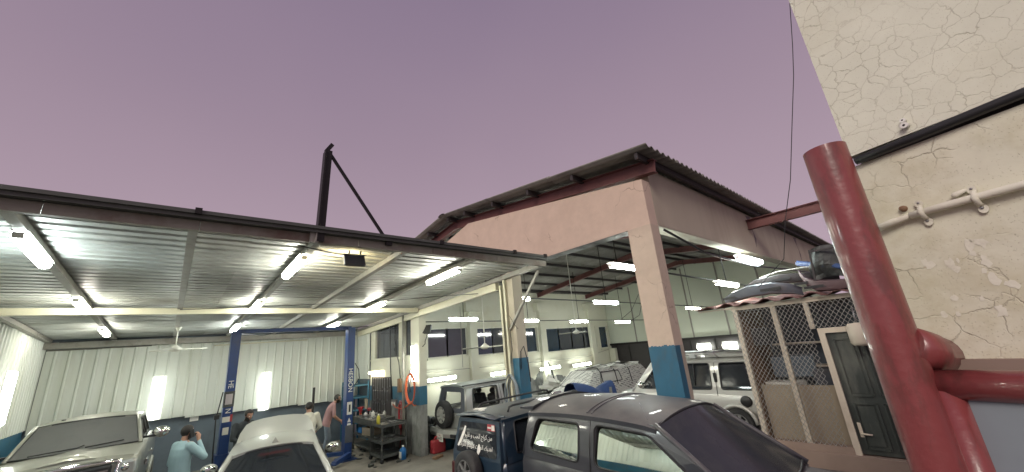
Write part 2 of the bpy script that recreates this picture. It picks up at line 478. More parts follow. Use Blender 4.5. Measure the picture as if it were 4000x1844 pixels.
    def panel(self, outer, holes, fn, depth=0.0, mi=0):
        """flat outline with holes in (u,v), mapped by fn(u,v,d); depth>0 gives holes and rim a reveal"""
        polys = [outer] + holes
        flat = [p for q in polys for p in q]
        tris = geometry.tessellate_polygon([[Vector((p[0], p[1], 0)) for p in q] for q in polys])
        self.add([fn(p[0], p[1], 0) for p in flat], [tuple(t) for t in tris], False, mi)
        if depth:
            self.add([fn(p[0], p[1], depth) for p in flat], [tuple(t) for t in tris], False, mi)
            for q in polys:
                n = len(q)
                vs = [fn(p[0], p[1], 0) for p in q] + [fn(p[0], p[1], depth) for p in q]
                self.add(vs, [(i, (i + 1) % n, n + (i + 1) % n, n + i) for i in range(n)], False, mi)

    def build(self, name, mat=None, parent=None, loc=None, autosmooth=None):
        me = bpy.data.meshes.new(name)
        me.from_pydata(self.v, [], self.f)
        mats = mat if isinstance(mat, (list, tuple)) else [mat]
        for q in mats:
            me.materials.append(MATS[q])
        me.polygons.foreach_set('use_smooth', self.s)
        me.polygons.foreach_set('material_index', self.mi)
        bm = bmesh.new(); bm.from_mesh(me)
        bmesh.ops.recalc_face_normals(bm, faces=bm.faces)
        if autosmooth:
            for ed in bm.edges:
                if len(ed.link_faces) == 2 and ed.calc_face_angle(0) > RAD(autosmooth):
                    ed.smooth = False
        bm.to_mesh(me); bm.free()
        me.update()
        o = bpy.data.objects.new(name, me)
        COL.objects.link(o)
        if parent is not None:
            o.parent = parent
        if loc is not None:
            o.location = loc
        return o


def tag(o, label=None, cat=None, group=None, kind=None):
    if label: o['label'] = label
    if cat: o['category'] = cat
    if group: o['group'] = group
    if kind: o['kind'] = kind
    return o


def thing(name, label, cat, loc=(0, 0, 0), rz=0.0, group=None):
    o = bpy.data.objects.new(name, None)
    COL.objects.link(o)
    o.empty_display_size = 0.2
    o.location = loc
    o.rotation_euler = (0, 0, rz)
    return tag(o, label, cat, group)


def copy_tree(o, parent=None):
    c = o.copy(); COL.objects.link(c)
    if parent is not None:
        c.parent = parent
    for ch in list(o.children):
        copy_tree(ch, c)
    return c


def part_box(name, lo, hi, mat, parent, bev=0.0):
    b = MB(); b.box(lo, hi, bev=bev)
    return b.build(name, mat, parent)


def text_mesh(name, body, size, mat, parent, matrix, extrude=0.002, shear=0.0, xscale=1.0):
    cu_ = bpy.data.curves.new(name, 'FONT')
    cu_.body = body; cu_.size = size; cu_.extrude = extrude; cu_.shear = shear
    cu_.align_x = 'CENTER'; cu_.align_y = 'CENTER'
    t = bpy.data.objects.new(name, cu_)
    COL.objects.link(t)
    dg = bpy.context.evaluated_depsgraph_get()
    me = bpy.data.meshes.new_from_object(t.evaluated_get(dg))
    bpy.data.objects.remove(t)
    o = bpy.data.objects.new(name, me)
    COL.objects.link(o)
    me.materials.clear(); me.materials.append(MATS[mat])
    o.parent = parent
    o.matrix_local = matrix @ Matrix.Diagonal((xscale, 1, 1, 1))
    return o


def basis(o, x, y):
    """matrix with local x, y axes given, z = x cross y, origin o"""
    x, y = Vector(x).normalized(), Vector(y).normalized()
    z = x.cross(y).normalized(); y = z.cross(x)
    m_ = Matrix((x, y, z)).transposed().to_4x4(); m_.translation = Vector(o)
    return m_


def round_poly(pts, r, n=4):
    out = []
    k = len(pts)
    for i in range(k):
        p, a, b = Vector(pts[i]), Vector(pts[i - 1]), Vector(pts[(i + 1) % k])
        da, db = (a - p), (b - p)
        rr = min(r, da.length * 0.45, db.length * 0.45)
        s, t = p + da.normalized() * rr, p + db.normalized() * rr
        for j in range(n + 1):
            q = j / n
            out.append(tuple(s * (1 - q) ** 2 + p * 2 * q * (1 - q) + t * q * q))
    return out


def lerp(a, b, t):
    return a + (b - a) * t


# ------------------------------------------------------------------ wheels and cars
def wheel(parent, name, c, r, w, side=1, spokes=6, rim_mat='alloy', axis=(0, 1, 0)):
    ax = Vector(axis) * side
    b = MB()
    prof = [(r * 0.62, -w / 2), (r * 0.88, -w / 2), (r * 0.97, -w * 0.40), (r, -w * 0.25), (r, w * 0.25), (r * 0.97, w * 0.40), (r * 0.88, w / 2), (r * 0.62, w / 2), (r * 0.60, 0), (r * 0.62, -w / 2)]
    b.lathe(prof, c, ax, 28)
    t = b.build(name, 'rubber', parent, autosmooth=40)
    b = MB()
    b.lathe([(r * 0.61, w * 0.46), (r * 0.56, w * 0.46), (r * 0.54, w * 0.30), (r * 0.54, -w * 0.3)], c, ax, 24)
    tt = ax.normalized().orthogonal().normalized(); q = ax.normalized().cross(tt)
    cc = Vector(c)
    for k in range(spokes):
        a = 2 * math.pi * k / spokes
        d = tt * math.cos(a) + q * math.sin(a)
        b.bar(cc + ax.normalized() * w * 0.36 + d * r * 0.08, cc + ax.normalized() * w * 0.40 + d * r * 0.56, r * 0.17, w * 0.12, upv=ax.normalized())
    b.lathe([(0, w * 0.44), (r * 0.13, w * 0.43), (r * 0.16, w * 0.34), (r * 0.16, w * 0.2)], c, ax, 14)
    b.build('rim', rim_mat, t, autosmooth=40)
    b = MB()
    b.lathe([(0, w * 0.12), (r * 0.55, w * 0.12)], c, ax, 18)
    b.build('brake_disc', 'black_plastic', t)
    return t


def car(S):
    """S: dict of dimensions, x forward, y to the car's left, z up, origin on the ground"""
    root = thing(S['name'], S['label'], S['cat'], S['loc'], RAD(S['heading']))
    k = S.get('scale', 1.0)
    root.scale = (k, k, k)
    paint = S['paint']
    # lower body
    rings = []
    for (x, w, zb, zm, zt, crown) in S['stations']:
        h = [(0, zb), (w * .84, zb), (w * .95, zb + .08), (w * .995, zm - .10), (w, zm), (w * .985, zt - .09), (w * .955, zt - .025), (w * .90, zt), (w * .55, zt + crown * .75), (0, zt + crown)]
        ring = [(x, y, z) for y, z in h] + [(x, -y, z) for y, z in reversed(h[1:-1])]
        rings.append(ring)
    b = MB(); b.loft(rings, True, True)
    b.build('body', paint, root, autosmooth=32)
    # greenhouse
    zb, zr, wb, wr = S['zb'], S['zr'], S['wb'], S['wr']
    xr, xf, xrr, xrf = S['xr'], S['xf'], S['xrr'], S['xrf']

    def sidef(sgn):
        def fn(u, v, d):
            t = (v - zb) / (zr - zb)
            y = lerp(wb, wr, t) + 0.03 * math.sin(math.pi * min(max(t, 0), 1))
            return (u, sgn * (y - d), v)
        return fn
    outer = [(xr, zb - .03), (xf, zb - .03), (lerp(xf, xrf, .5), lerp(zb, zr, .5)), (xrf, zr), (xrr, zr), (lerp(xr, xrr, .5), lerp(zb, zr, .5))]
    for sgn in (1, -1):
        fn = sidef(sgn)
        b = MB()
        holes = [round_poly(w_, S.get('win_r', .05)) for w_ in S['windows']]
        b.panel(outer, holes, fn, 0.07)
        fr = b.build('side_panel', paint, root)
        for h in holes:
            b = MB()
            b.panel(h, [], lambda u, v, d: fn(u, v, .006 + .05 * (v - zb) / (zr - zb)))
            b.build('side_window', S['side_glass'], root)
            b = MB()
            b.tube([fn(p[0], p[1], -.002) for p in h], .014, 5, closed=True)
            b.build('window_seal', 'black_plastic', fr)
    # roof
    oh = S.get('roof_oh', .05); crown = S.get('roof_crown', .07); arc = S.get('roof_arc', .03)

    def roof(u, v):
        t = 2 * v - 1
        x = lerp(xrr - oh, xrf + .02 + .5 * S.get('ws_bulge', .10) * (1 - t * t), u)
        edge = abs(t) ** 6
        y = t * (wr + .03)
        z = zr + crown * (1 - t * t) + arc * (1 - (2 * u - 1) ** 2) - .035 * edge + .012
        if u > .93:
            z -= .015 * (u - .93) / .07
        return (x, y, z)
    b = MB()
    b.grid(roof, 18, 16)
    b.grid(lambda u, v: Vector(roof(u, v)) - Vector((0, 0, .05)), 18, 16)
    rim = [roof(i / 18, 0) for i in range(19)] + [roof(1, j / 16) for j in range(1, 17)] + [roof(1 - i / 18, 1) for i in range(1, 19)] + [roof(0, 1 - j / 16) for j in range(1, 16)]
    n = len(rim)
    b.add(rim + [(x, y, z - .05) for x, y, z in rim], [(i, (i + 1) % n, n + (i + 1) % n, n + i) for i in range(n)])
    rf = b.build('roof', paint, root, autosmooth=35)
    for xx in S.get('roof_ribs', []):
        u = (xx - (xrr - oh)) / (xrf + .02 - xrr + oh)
        b = MB()
        b.tube([Vector(roof(u, .03 + .94 * j / 14)) + Vector((0, 0, .002)) for j in range(15)], .013, 6)
        b.build('roof_rib', paint, rf)

    # windscreen and rear glass, curved
    def glass(x0, x1, bulge, inset):
        def fn(u, v):
            t = lerp(inset, 1 - inset * .3, v); s = (2 * u - 1)
            w = lerp(wb, wr, t) - .035
            return (lerp(x0, x1, t) + bulge * (1 - .5 * t) * (1 - s * s), s * w, lerp(zb, zr, t) + (S.get('roof_crown', .07) * (1 - s * s)) * t ** 3 * .95)
        return fn
    b = MB(); g = glass(xf, xrf, S.get('ws_bulge', .10), .05)
    b.grid(g, 12, 8)
    ws = b.build('windscreen', S['ws_glass'], root)
    b = MB()
    b.tube([g(0, j / 8) for j in range(9)] + [g(i / 12, 1) for i in range(1, 13)] + [g(1, 1 - j / 8) for j in range(1, 9)] + [g(1 - i / 12, 0) for i in range(1, 12)], .016, 6, closed=True)
    b.build('windscreen_seal', 'black_plastic', ws)
    if S.get('rear_glass'):
        b = MB(); g2 = glass(xr, xrr, -S.get('rg_bulge', .04), S.get('rg_inset', .10))
        b.grid(g2, 10, 6)
        rg = b.build('rear_window', S['rear_glass'], root)
        b = MB()
        b.tube([g2(0, j / 6) for j in range(7)] + [g2(i / 10, 1) for i in range(1, 11)] + [g2(1, 1 - j / 6) for j in range(1, 7)] + [g2(1 - i / 10, 0) for i in range(1, 10)], .016, 6, closed=True)
        b.build('window_seal', 'black_plastic', rg)
    # pillars
    for sgn in (1, -1):
        b = MB()
        b.tube([(lerp(xf, xrf, t) - .005, sgn * (lerp(wb, wr, t) - .012), lerp(zb, zr, t)) for t in (0, .25, .5, .75, 1)], .034, 8)
        b.build('windscreen_pillar', paint, root)
        b = MB()
        b.tube([(lerp(xr, xrr, t), sgn * (lerp(wb, wr, t) - .02), lerp(zb, zr, t)) for t in (0, .5, 1)], .038, 8)
        b.build('rear_pillar', paint, root)
    # doors: shut lines
    for x0 in S.get('seams', []):
        for sgn in (1, -1):
            fn = sidef(sgn)
            b = MB()
            b.tube([(x0 - .02, sgn * S['stations'][2][1] * 1.0, S.get('sill', .45)), (x0, sgn * (wb + .015), zb), fn(x0, lerp(zb, zr, .5), -.001), fn(x0 + S.get('seam_lean', 0), zr - .02, -.001)], .007, 4)
            b.build('door_seam', 'black_plastic', root)
    # mirrors
    if 'mirror' in S:
        mx_, my_, mz_ = S['mirror']
        for sgn in (1, -1):
            b = MB()
            b.ball((mx_, sgn * my_, mz_), S.get('mirror_size', (.075, .125, .085)), 12, 8)
            mo = b.build('door_mirror', S.get('mirror_mat', paint), root)
            b = MB(); b.bar((mx_ + .02, sgn * (wb - .02), mz_ - .05), (mx_ + .02, sgn * my_, mz_ - .06), .07, .04)
            b.build('mirror_arm', 'black_plastic', mo)
            b = MB(); b.ball((mx_ - .045, sgn * my_, mz_), (.034, .105, .068), 10, 6)
            b.build('mirror_glass', 'mirror_film', mo)
    for (x, r, w) in S['wheels']:
        for sgn in (1, -1):
            wheel(root, 'wheel', (x, sgn * (S['track'] + w / 2), r), r, w * 2 * .62, sgn)
    for sgn in (1, -1):                       # arches
        for (x, r, w) in S['wheels']:
            b = MB()
            b.tube([(x + (r + .05) * math.cos(a), sgn * (S['track'] + w), r + (r + .05) * math.sin(a)) for a in [math.pi * i / 12 for i in range(13)]], .045, 6)
            b.build('wheel_arch', S.get('arch', paint), root)
    return root, sidef, roof


# ------------------------------------------------------------------ people
def person(label, loc, rz, J, cloth, pants, hair=True, beard=False, group=None, bulk=1.0, shoe='black_plastic', short_sleeve=False):
    """J: joint positions in the person's own frame (x to their front, y to their left). One continuous body by voxel remesh, clothes
    and skin are regions of it."""
    root = thing('person', label, 'person', loc, rz, group)
    b = MB()

    def limb(pts, rs, n=12, sq=1.0):
        pts = [Vector(p) for p in pts]
        P_, R_ = [], []
        for i in range(len(pts) - 1):
            for t in (0, .33, .66):
                P_.append(pts[i].lerp(pts[i + 1], t)); R_.append(lerp(rs[i], rs[i + 1], t))
        P_.append(pts[-1]); R_.append(rs[-1])
        b.tube(P_, R_, n)
        b.ball(pts[0], rs[0], 10, 8); b.ball(pts[-1], rs[-1], 10, 8)
    hip, chest, neck, head = [Vector(J[q]) for q in ('hip', 'chest', 'neck', 'head')]
    axis = (neck - hip).normalized()
    side = Vector(J.get('side', (0, 1, 0))).normalized()
    frontv = side.cross(axis).normalized()
    # torso: elliptical rings
    rings = []
    for t, a, d in ((-.16, .155, .115), (0, .175, .125), (.18, .165, .125), (.4, .165, .125), (.62, .185, .128), (.8, .195, .115), (.92, .15, .085), (1.0, .075, .065)):
        c = hip + (neck - hip) * t
        c = c + frontv * (J.get('curve', -.02) * math.sin(math.pi * max(0, min(1, t))))
        rings.append([c + side * math.cos(2 * math.pi * j / 18) * a * bulk + frontv * math.sin(2 * math.pi * j / 18) * d * bulk for j in range(18)])
    b.loft(rings)
    limb([neck - axis * .04, head - Vector(J['face']).normalized() * .02 - axis * .07], [.062, .056])
    face = Vector(J['face']).normalized()
    upv = Vector(J.get('headup', (0, 0, 1))); upv = (upv - face * upv.dot(face)).normalized(); ear = upv.cross(face)
    # skull, jaw, nose, ears, brow
    hm = Matrix((face, ear, upv)).transposed()

    def hb(c, r):
        n0 = len(b.v); b.ball((0, 0, 0), r, 14, 10)
        for i in range(n0, len(b.v)):
            b.v[i] = tuple(head + hm @ (Vector(b.v[i]) + Vector(c)))
    hb((-.008, 0, .03), (.097, .078, .095)); hb((.028, 0, -.045), (.062, .058, .068)); hb((.055, 0, -.085), (.03, .035, .028))
    hb((.098, 0, -.012), (.02, .014, .026)); hb((.088, 0, .022), (.012, .05, .011)); hb((0, .078, -.005), (.016, .012, .03)); hb((0, -.078, -.005), (.016, .012, .03)); hb((.086, 0, -.058), (.014, .026, .010))
    for sd in ('L', 'R'):
        sh, el, wr_ = [Vector(J[q + sd]) for q in ('sh', 'el', 'wr')]
        limb([sh, el], [.068 * bulk, .050 * bulk]); limb([el, wr_], [.048, .031])
        hd = (wr_ - el).normalized()
        if 'hd' + sd in J: hd = Vector(J['hd' + sd]).normalized()
        pn = hd.cross(Vector(J.get('palm' + sd, (0, 0, 1)))).normalized()
        # palm, four curled fingers, thumb
        limb([wr_, wr_ + hd * .075], [.028, .034])
        bend = Vector(J.get('palm' + sd, (0, 0, 1))); bend = (bend - hd * bend.dot(hd)).normalized()
        for q in range(4):
            k0 = wr_ + hd * .085 + pn * (q - 1.5) * .019
            ln = (.030, .036, .034, .027)[q]
            k1 = k0 + hd * ln + bend * .012; k2 = k1 + hd * ln * .5 + bend * ln * .8; k3 = k2 + bend * ln * .6 - hd * ln * .2
            b.tube([k0, k1, k2, k3], [.0105, .0100, .0092, .0080], 8)
        t0 = wr_ + hd * .03 - pn * .03
        b.tube([t0, t0 + hd * .035 - pn * .02 + bend * .012, t0 + hd * .062 - pn * .018 + bend * .03], [.013, .0115, .0095], 8)
        hp, kn, an = [Vector(J[q + sd]) for q in ('hp', 'kn', 'an')]
        limb([hp, kn], [.095 * bulk, .062]); limb([kn, an], [.064, .043])
        toe = Vector(J.get('toe' + sd, (1, 0, 0))).normalized()
        limb([an + Vector((0, 0, -.04)) - toe * .03, an + Vector((0, 0, -.045)) + toe * .16], [.045, .036])
    o = b.build('body', cloth, root)
    md = o.modifiers.new('r', 'REMESH'); md.mode = 'VOXEL'; md.voxel_size = .0125; md.use_smooth_shade = True
    ms = o.modifiers.new('s', 'SMOOTH'); ms.factor = .5; ms.iterations = 3
    dg = bpy.context.evaluated_depsgraph_get()
    me = bpy.data.meshes.new_from_object(o.evaluated_get(dg))
    o.modifiers.clear(); o.data = me
    me.materials.clear()
    for q in (cloth, pants, 'skin', shoe):
        me.materials.append(MATS[q])
    hemz = J.get('hem', .86)
    for p in me.polygons:
        c = p.center
        best = 0
        if (c - head).length < .155 and (c - neck).length > .055 and (c - hip).dot(axis) > (neck - hip).length + .012:
            best = 2
        else:
            s_ = (c - hip).dot(axis)
            if s_ < -(hip.z - hemz):
                best = 1
            for sd in ('L', 'R'):
                el, wr_ = Vector(J['el' + sd]), Vector(J['wr' + sd])
                a = (wr_ - el); t = (c - el).dot(a) / a.dot(a)
                perp = (c - el - a * t).length
                if perp < .16 and t > (-.1 if short_sleeve else .93) and t < 1.9:
                    if perp < (.075 if short_sleeve and t < .9 else .16):
                        best = 2
                an = Vector(J['an' + sd])
                if (c - an).length < .26 and c.z < an.z - .005:
                    best = 3
        p.material_index = best
        p.use_smooth = True

    def cap(name, test, mat, off):
        bm = bmesh.new(); bm.from_mesh(me)
        bmesh.ops.delete(bm, geom=[f for f in bm.faces if not test(hm.transposed() @ (f.calc_center_median() - head))], context='FACES')
        bm.normal_update()
        for v in bm.verts:
            v.co += v.normal * off
        nm = bpy.data.meshes.new(name); bm.to_mesh(nm); bm.free()
        nm.materials.clear(); nm.materials.append(MATS[mat])
        for p in nm.polygons: p.material_index = 0
        q = bpy.data.objects.new(name, nm); COL.objects.link(q); q.parent = root
    if hair:
        cap('hair', lambda p: p.length < .17 and (p.z > .075 - max(0, .05 - p.x) * .2 or (p.x < .035 and p.z > .0) or (p.x < -.02 and p.z > -.055)) and not (p.x > .06 and p.z < .068) and abs(p.y) < .086, 'hair', .010)
    if beard:
        cap('beard', lambda p: p.length < .17 and -.125 < p.z < -.022 and p.x > -.005 and not (p.x > .088 and -.068 < p.z < -.048) and not (p.z > -.04 and p.x > .055 and abs(p.y) < .03), 'hair', .007)
    b = MB()
    for s_ in (1, -1):
        b.ball(head + hm @ Vector((.084, .031 * s_, .004)), .0125, 8, 6)
    b.build('eyes', 'white_plastic', root)
    b = MB()
    for s_ in (1, -1):
        b.ball(head + hm @ Vector((.0935, .031 * s_, .004)), .006, 8, 6)
        b.bar(head + hm @ Vector((.094, .016 * s_, .026)), head + hm @ Vector((.086, .048 * s_, .026)), .008, .007)
    b.build('eyebrows', 'hair', root)
    return root

# ================================================================== SETTING
b = MB(); b.box((-120, -120, -0.3), (120, 120, 0.0)); tag(b.build('ground', 'floor_concrete'), kind='structure')
# raised apron in front of and inside the near bays (L-shaped slab, one body)
b = MB()
pl = [(2.6, -6), (26, -6), (26, 7.45), (8.05, 7.45), (8.05, 6.05), (2.6, 6.05)]
n = len(pl)
b.add([(x, y, 0.25) for x, y in pl] + [(x, y, 0.0) for x, y in pl], [(0, 1, 2, 3, 4, 5)] + [(i, (i + 1) % n, n + (i + 1) % n, n + i) for i in range(n)])
tag(b.build('pavement', 'apron_concrete'), kind='structure')
b = MB(); b.box((-1.2, -3.0, 1.10), (1.95, 0.55, 1.25)); b.box((-1.2, -3.0, 0.0), (1.95, -2.8, 1.10)); b.box((1.7, -2.8, 0.25), (1.95, 0.55, 1.10)); b.box((-1.2, -2.8, 0.0), (-1.0, 0.55, 1.10))
tag(b.build('landing', 'apron_concrete'), 'raised concrete landing behind the red gate', 'landing')


def zroof(y):
    return 4.20 - (y - 5.1) * 0.0404


# ------------------------------------------------------------------ shed roof
roof = thing('shed_roof', 'low corrugated metal shed roof on steel rafters over the left workshop', 'roof')
xs = [-2.55, -1.26, 0.62, 2.48, 3.80, 5.30]
PITCH = 0.2
for i in range(5):
    for j in range(10):
        y0 = 5.08 + j * 1.04
        x0, x1 = xs[i], xs[i + 1]
        b = MB()
        prof = []
        for q in range(5):
            yy = y0 + q * 0.208
            prof += [(yy, 0), (yy + .120, 0), (yy + .137, .06), (yy + .188, .06)]
        prof.append((y0 + 5 * .208 + .012, 0))
        vs = []
        dz = rnd.uniform(-.004, .004) + (.006 if (i + j) % 2 else 0)
        for x in (x0 - .03, x1 + .03):
            for yy, h in prof:
                vs.append((x, yy, zroof(yy) + .055 + h + dz))
        k = len(prof)
        b.add(vs, [(t, t + 1, k + t + 1, k + t) for t in range(k - 1)])
        b.add([(x, y, z + .004) for x, y, z in vs], [(t, t + 1, k + t + 1, k + t) for t in range(k - 1)])
        b.build('roof_sheet', 'roof_sheet', roof)
for x in (-2.42, -1.26, 0.0, 1.25, 2.48, 3.80):
    b = MB()
    b.bar((x, 5.12, zroof(5.12) + .005), (x, 15.3, zroof(15.3) + .005), .085, .085)
    b.build('rafter', 'steel_frame', roof)
b = MB(); b.box((-2.5, 10.17, 3.865), (5.28, 10.31, 3.985)); b.build('cross_beam', 'cream_steel', roof)
b = MB(); b.box((-2.5, 15.18, 3.60), (5.28, 15.30, 3.76)); b.build('rear_beam', 'steel_frame', roof)
b = MB(); b.bar((5.36, 5.15, zroof(5.15) - .01), (5.36, 15.3, zroof(15.3) - .01), .12, .09); b.build('side_channel', 'steel_frame', roof)
b = MB(); b.bar((5.365, 6.55, zroof(6.5) - .155), (5.365, 15.2, zroof(15.2) - .155), .10, .17); b.build('side_beam', 'cream_steel', roof)
cuts = [-3.4, -1.05, .05, 1.215, 1.75, 2.9, 4.2, 5.47]
for a, c in zip(cuts[:-1], cuts[1:]):
    b = MB()
    b.bar((a + .003, 5.075, 4.205), (c - .003, 5.075, 4.205), .012, .105)
    b.bar((a + .003, 5.10, 4.255), (c - .003, 5.10, 4.255), .06, .012); b.bar((a + .003, 5.10, 4.155), (c - .003, 5.10, 4.155), .06, .012)
    b.build('channel_segment', 'weathered_channel', roof)
b = MB()
b.box((-3.4, 4.99, 4.264), (5.42, 5.14, 4.315)); b.box((-3.4, 4.96, 4.305), (5.42, 5.03, 4.345))
b.build('gutter', 'gutter_metal', roof)
for x in (0.02, 3.0, 4.55, 5.36):
    part_box('gutter_bracket', (x - .03, 4.945, 4.30), (x + .03, 4.985, 4.365), 'black_steel', roof)
b = MB()
b.tube([(-2.2, 14.9, zroof(14.9) - .06), (0.4, 14.2, 3.74), (1.2, 13.4, 3.70), (2.1, 12.7, 3.74), (3.7, 13.5, 3.70), (4.9, 13.0, 3.74)], .012, 5)
b.tube([(1.2, 13.4, 3.70), (1.9, 13.1, 3.58), (2.6, 12.7, 3.74)], .012, 5)
b.tube([(1.0, 5.2, 4.13), (1.55, 5.3, 4.08), (2.0, 5.45, 4.14)], .008, 5)
b.tube([(0.0, 10.0, 3.93), (.6, 9.95, 3.95), (3.7, 9.0, 3.99), (4.6, 8.0, 3.97), (5.3, 7.2, 3.93)], .008, 5)
b.build('wiring', 'black_plastic', roof)

# sign mast on the front channel
mast = thing('steel_mast', 'black steel mast with a slanting brace standing on the shed roof edge', 'mast', (1.26, 5.06, 4.16))
b = MB(); b.bar((-.005, 0, 0), (.035, 0, 1.32), .075, .085, upv=(0, 1, 0)); b.bar((-.05, 0, 0), (-.012, 0, 1.30), .02, .12, upv=(0, 1, 0)); b.build('post', 'black_steel', mast)
b = MB(); b.bar((.065, .005, 1.28), (.88, .005, .13), .035, .035, upv=(0, 1, 0)); b.build('brace', 'black_steel', mast)
b = MB(); b.bar((.0, 0, 1.31), (.075, 0, 1.44), .05, .05, upv=(0, 1, 0)); b.build('tip', 'black_steel', mast)
b = MB(); b.box((-.13, -.03, -.02), (-.03, .02, .17)); b.bar((-.075, -.045, -.03), (-.04, -.045, .22), .03, .02); b.build('clamp', 'steel_frame', mast)
b = MB(); b.box((.86, -.04, .05), (.95, .03, .15)); b.build('foot', 'black_steel', mast)

# ------------------------------------------------------------------ shed walls
def ribbed(name, x_of, along, width, z0, z1, mat, parent, pitch=.25, depth=.028, off=0.0):
    """ribbed wall sheet: x_of(s, d) gives the place of run s and depth d"""
    prof = []
    k = max(1, int(round(width / pitch)))
    for q in range(k):
        s = q * width / k
        prof += [(s, 0), (s + width / k * .55, 0), (s + width / k * .64, depth), (s + width / k * .72, depth), (s + width / k * .80, 0)]
    prof.append((width, 0))
    vs = [(*x_of(along + s, d + off), z) for z in (z0, z1) for s, d in prof]
    n_ = len(prof)
    b_ = MB()
    b_.add(vs, [(t, t + 1, n_ + t + 1, n_ + t) for t in range(n_ - 1)])
    b_.add([(*x_of(along + s, d + off - .004), z) for z in (z0, z1) for s, d in prof], [(t, t + 1, n_ + t + 1, n_ + t) for t in range(n_ - 1)])
    return b_.build(name, mat, parent)


bw = thing('sheet_wall', 'white ribbed metal sheets along the back of the shed', 'wall')
tops = [3.56, 3.57, 3.63, 3.60, 3.66, 3.62, 3.70, 3.74]
for i in range(8):
    x0 = -2.46 + i * .985
    bot = 1.62 - .042 * i + rnd.uniform(-.008, .008)
    ribbed('wall_sheet', lambda s, d: (s, 15.42 - d), x0, 1.0, bot, tops[i], 'white_sheet', bw, .25, .03, .004 * (i % 2))
part_box('girt', (-2.46, 15.46, 3.52), (5.4, 15.54, 3.60), 'steel_frame', bw)
part_box('girt', (-2.46, 15.46, 2.5), (5.4, 15.54, 2.58), 'steel_frame', bw)
b = MB(); b.box((-2.7, 15.55, 0), (5.43, 15.75, 3.9)); b.box((-2.7, 15.46, 3.62), (5.4, 15.55, 3.9)); tag(b.build('rear_block_wall', 'slate_paint'), 'dark slate painted block wall behind the white sheets', 'wall')
b = MB(); b.tube([(.95, 15.36, 3.50), (3.6, 15.36, 3.53)], .022, 6); tag(b.build('curtain_rail', 'cream_steel'), 'thin pale rail fixed across the back sheets near the lift beam', 'rail')
lw = thing('sheet_wall', 'white ribbed metal sheets on the left side of the shed above blue paint', 'wall')
for i in range(10):
    ribbed('wall_sheet', lambda s, d: (-2.5 + d, s), 5.2 + i * 1.03, 1.04, 1.72, zroof(6.3 + i * 1.03) + .04, 'white_sheet', lw, .2, .022, .004 * (i % 2))
b = MB(); b.box((-2.75, 5.2, 0), (-2.52, 15.5, 1.76)); tag(b.build('low_wall', 'blue_dado'), 'low blue painted wall on the left side of the shed', 'wall')
b = MB(); b.panel([(5.2, 1.762), (15.5, 1.762), (15.5, 3.88), (5.2, 4.30)], [], lambda u, v, d: (-2.54 - d, u, v), .2); tag(b.build('side_block_wall', 'cream_wall'), 'block wall behind the left side sheets', 'wall')
rw = thing('sheet_wall', 'narrow white ribbed sheets between the blue lift post and the window', 'wall')
for i in range(2):
    ribbed('wall_sheet', lambda s, d: (5.42 - d, s), 14.2 + i * .62, .63, 2.0, 3.72, 'white_sheet', rw, .16, .02)
b = MB(); b.box((5.46, 14.16, 0), (5.62, 15.55, 3.8)); tag(b.build('corner_block_wall', 'slate_paint'), 'dark block wall below the narrow white sheets', 'wall')

# wall with the side windows, between shed and garage
ww = thing('window_wall', 'cream wall with tinted windows above the workbench', 'wall')
holes = [[(11.84, 2.66), (13.76, 2.66), (13.76, 3.80), (11.84, 3.80)], [(10.99, 2.68), (11.47, 2.68), (11.47, 3.82), (10.99, 3.82)]]
b = MB(); b.panel([(10.96, 1.78), (14.15, 1.78), (14.15, 3.98), (10.96, 3.98)], holes, lambda u, v, d: (5.44 + d, u, v), .16); b.build('upper_wall', 'cream_wall', ww)
part_box('blue_band', (5.437, 10.96, 1.30), (5.60, 14.15, 1.78), 'blue_dado', ww)
part_box('lower_wall', (5.44, 10.96, 0), (5.60, 14.15, 1.30), 'grimy_concrete', ww)
for h in holes:
    f = part_box('window', (5.535, h[0][0], h[0][1]), (5.55, h[1][0], h[2][1]), 'window_glass', ww)
    b = MB()
    y0, y1, z0, z1 = h[0][0], h[1][0], h[0][1], h[2][1]
    for a_, c_ in (((y0, z0), (y1, z0)), ((y0, z1), (y1, z1)), ((y0, z0), (y0, z1)), ((y1, z0), (y1, z1))):
        b.bar((5.515, *a_), (5.515, *c_), .03, .04, upv=(1, 0, 0))
    b.build('frame', 'steel_frame', f)
part_box('sill', (5.40, 11.75, 2.585), (5.45, 14.1, 2.645), 'cream_wall', ww)

# big concrete column at the shed corner
colm = thing('column', 'wide concrete column with a blue band and grimy base beside the workbench', 'column', (5.6, 10.71, 0))
part_box('base', (-.16, -.25, 0), (.07, .25, 1.30), 'grimy_concrete', colm)
part_box('blue_band', (-.163, -.253, 1.30), (.073, .253, 1.80), 'blue_dado', colm)
part_box('shaft', (-.16, -.25, 1.80), (.07, .25, 4.02), 'cream_wall', colm)
b = MB(); b.tube([(5.32, 11.25, 0), (5.32, 11.25, 3.9)], .045, 10); tag(b.build('downpipe', 'steel_frame'), 'grey steel downpipe beside the wide column', 'pipe')

# ------------------------------------------------------------------ garage: gable wall, pillar, fascia
gb = thing('gable_wall', 'pink rendered gable wall above the garage opening', 'wall')
b = MB()
pts = [(2.72, 4.33), (15.0, 4.33), (15.0, 4.85), (8.9, 5.60), (7.65, 5.86), (2.72, 5.10)]
b.panel(pts, [], lambda u, v, d: (5.44 + d, u, v), .25); b.build('render', 'gable_plaster', gb)
part_box('soffit', (5.445, 3.15, 4.318), (5.685, 15, 4.329), 'grimy_concrete', gb)
pil = thing('pillar', 'tall square corner pillar, pink above and blue below, at the garage front', 'pillar', (5.57, 2.925, 0.25))
b = MB(); b.box((-.13, -.205, 2.22), (.13, .205, 4.08)); b.build('shaft', 'pillar_plaster', pil)
b = MB()
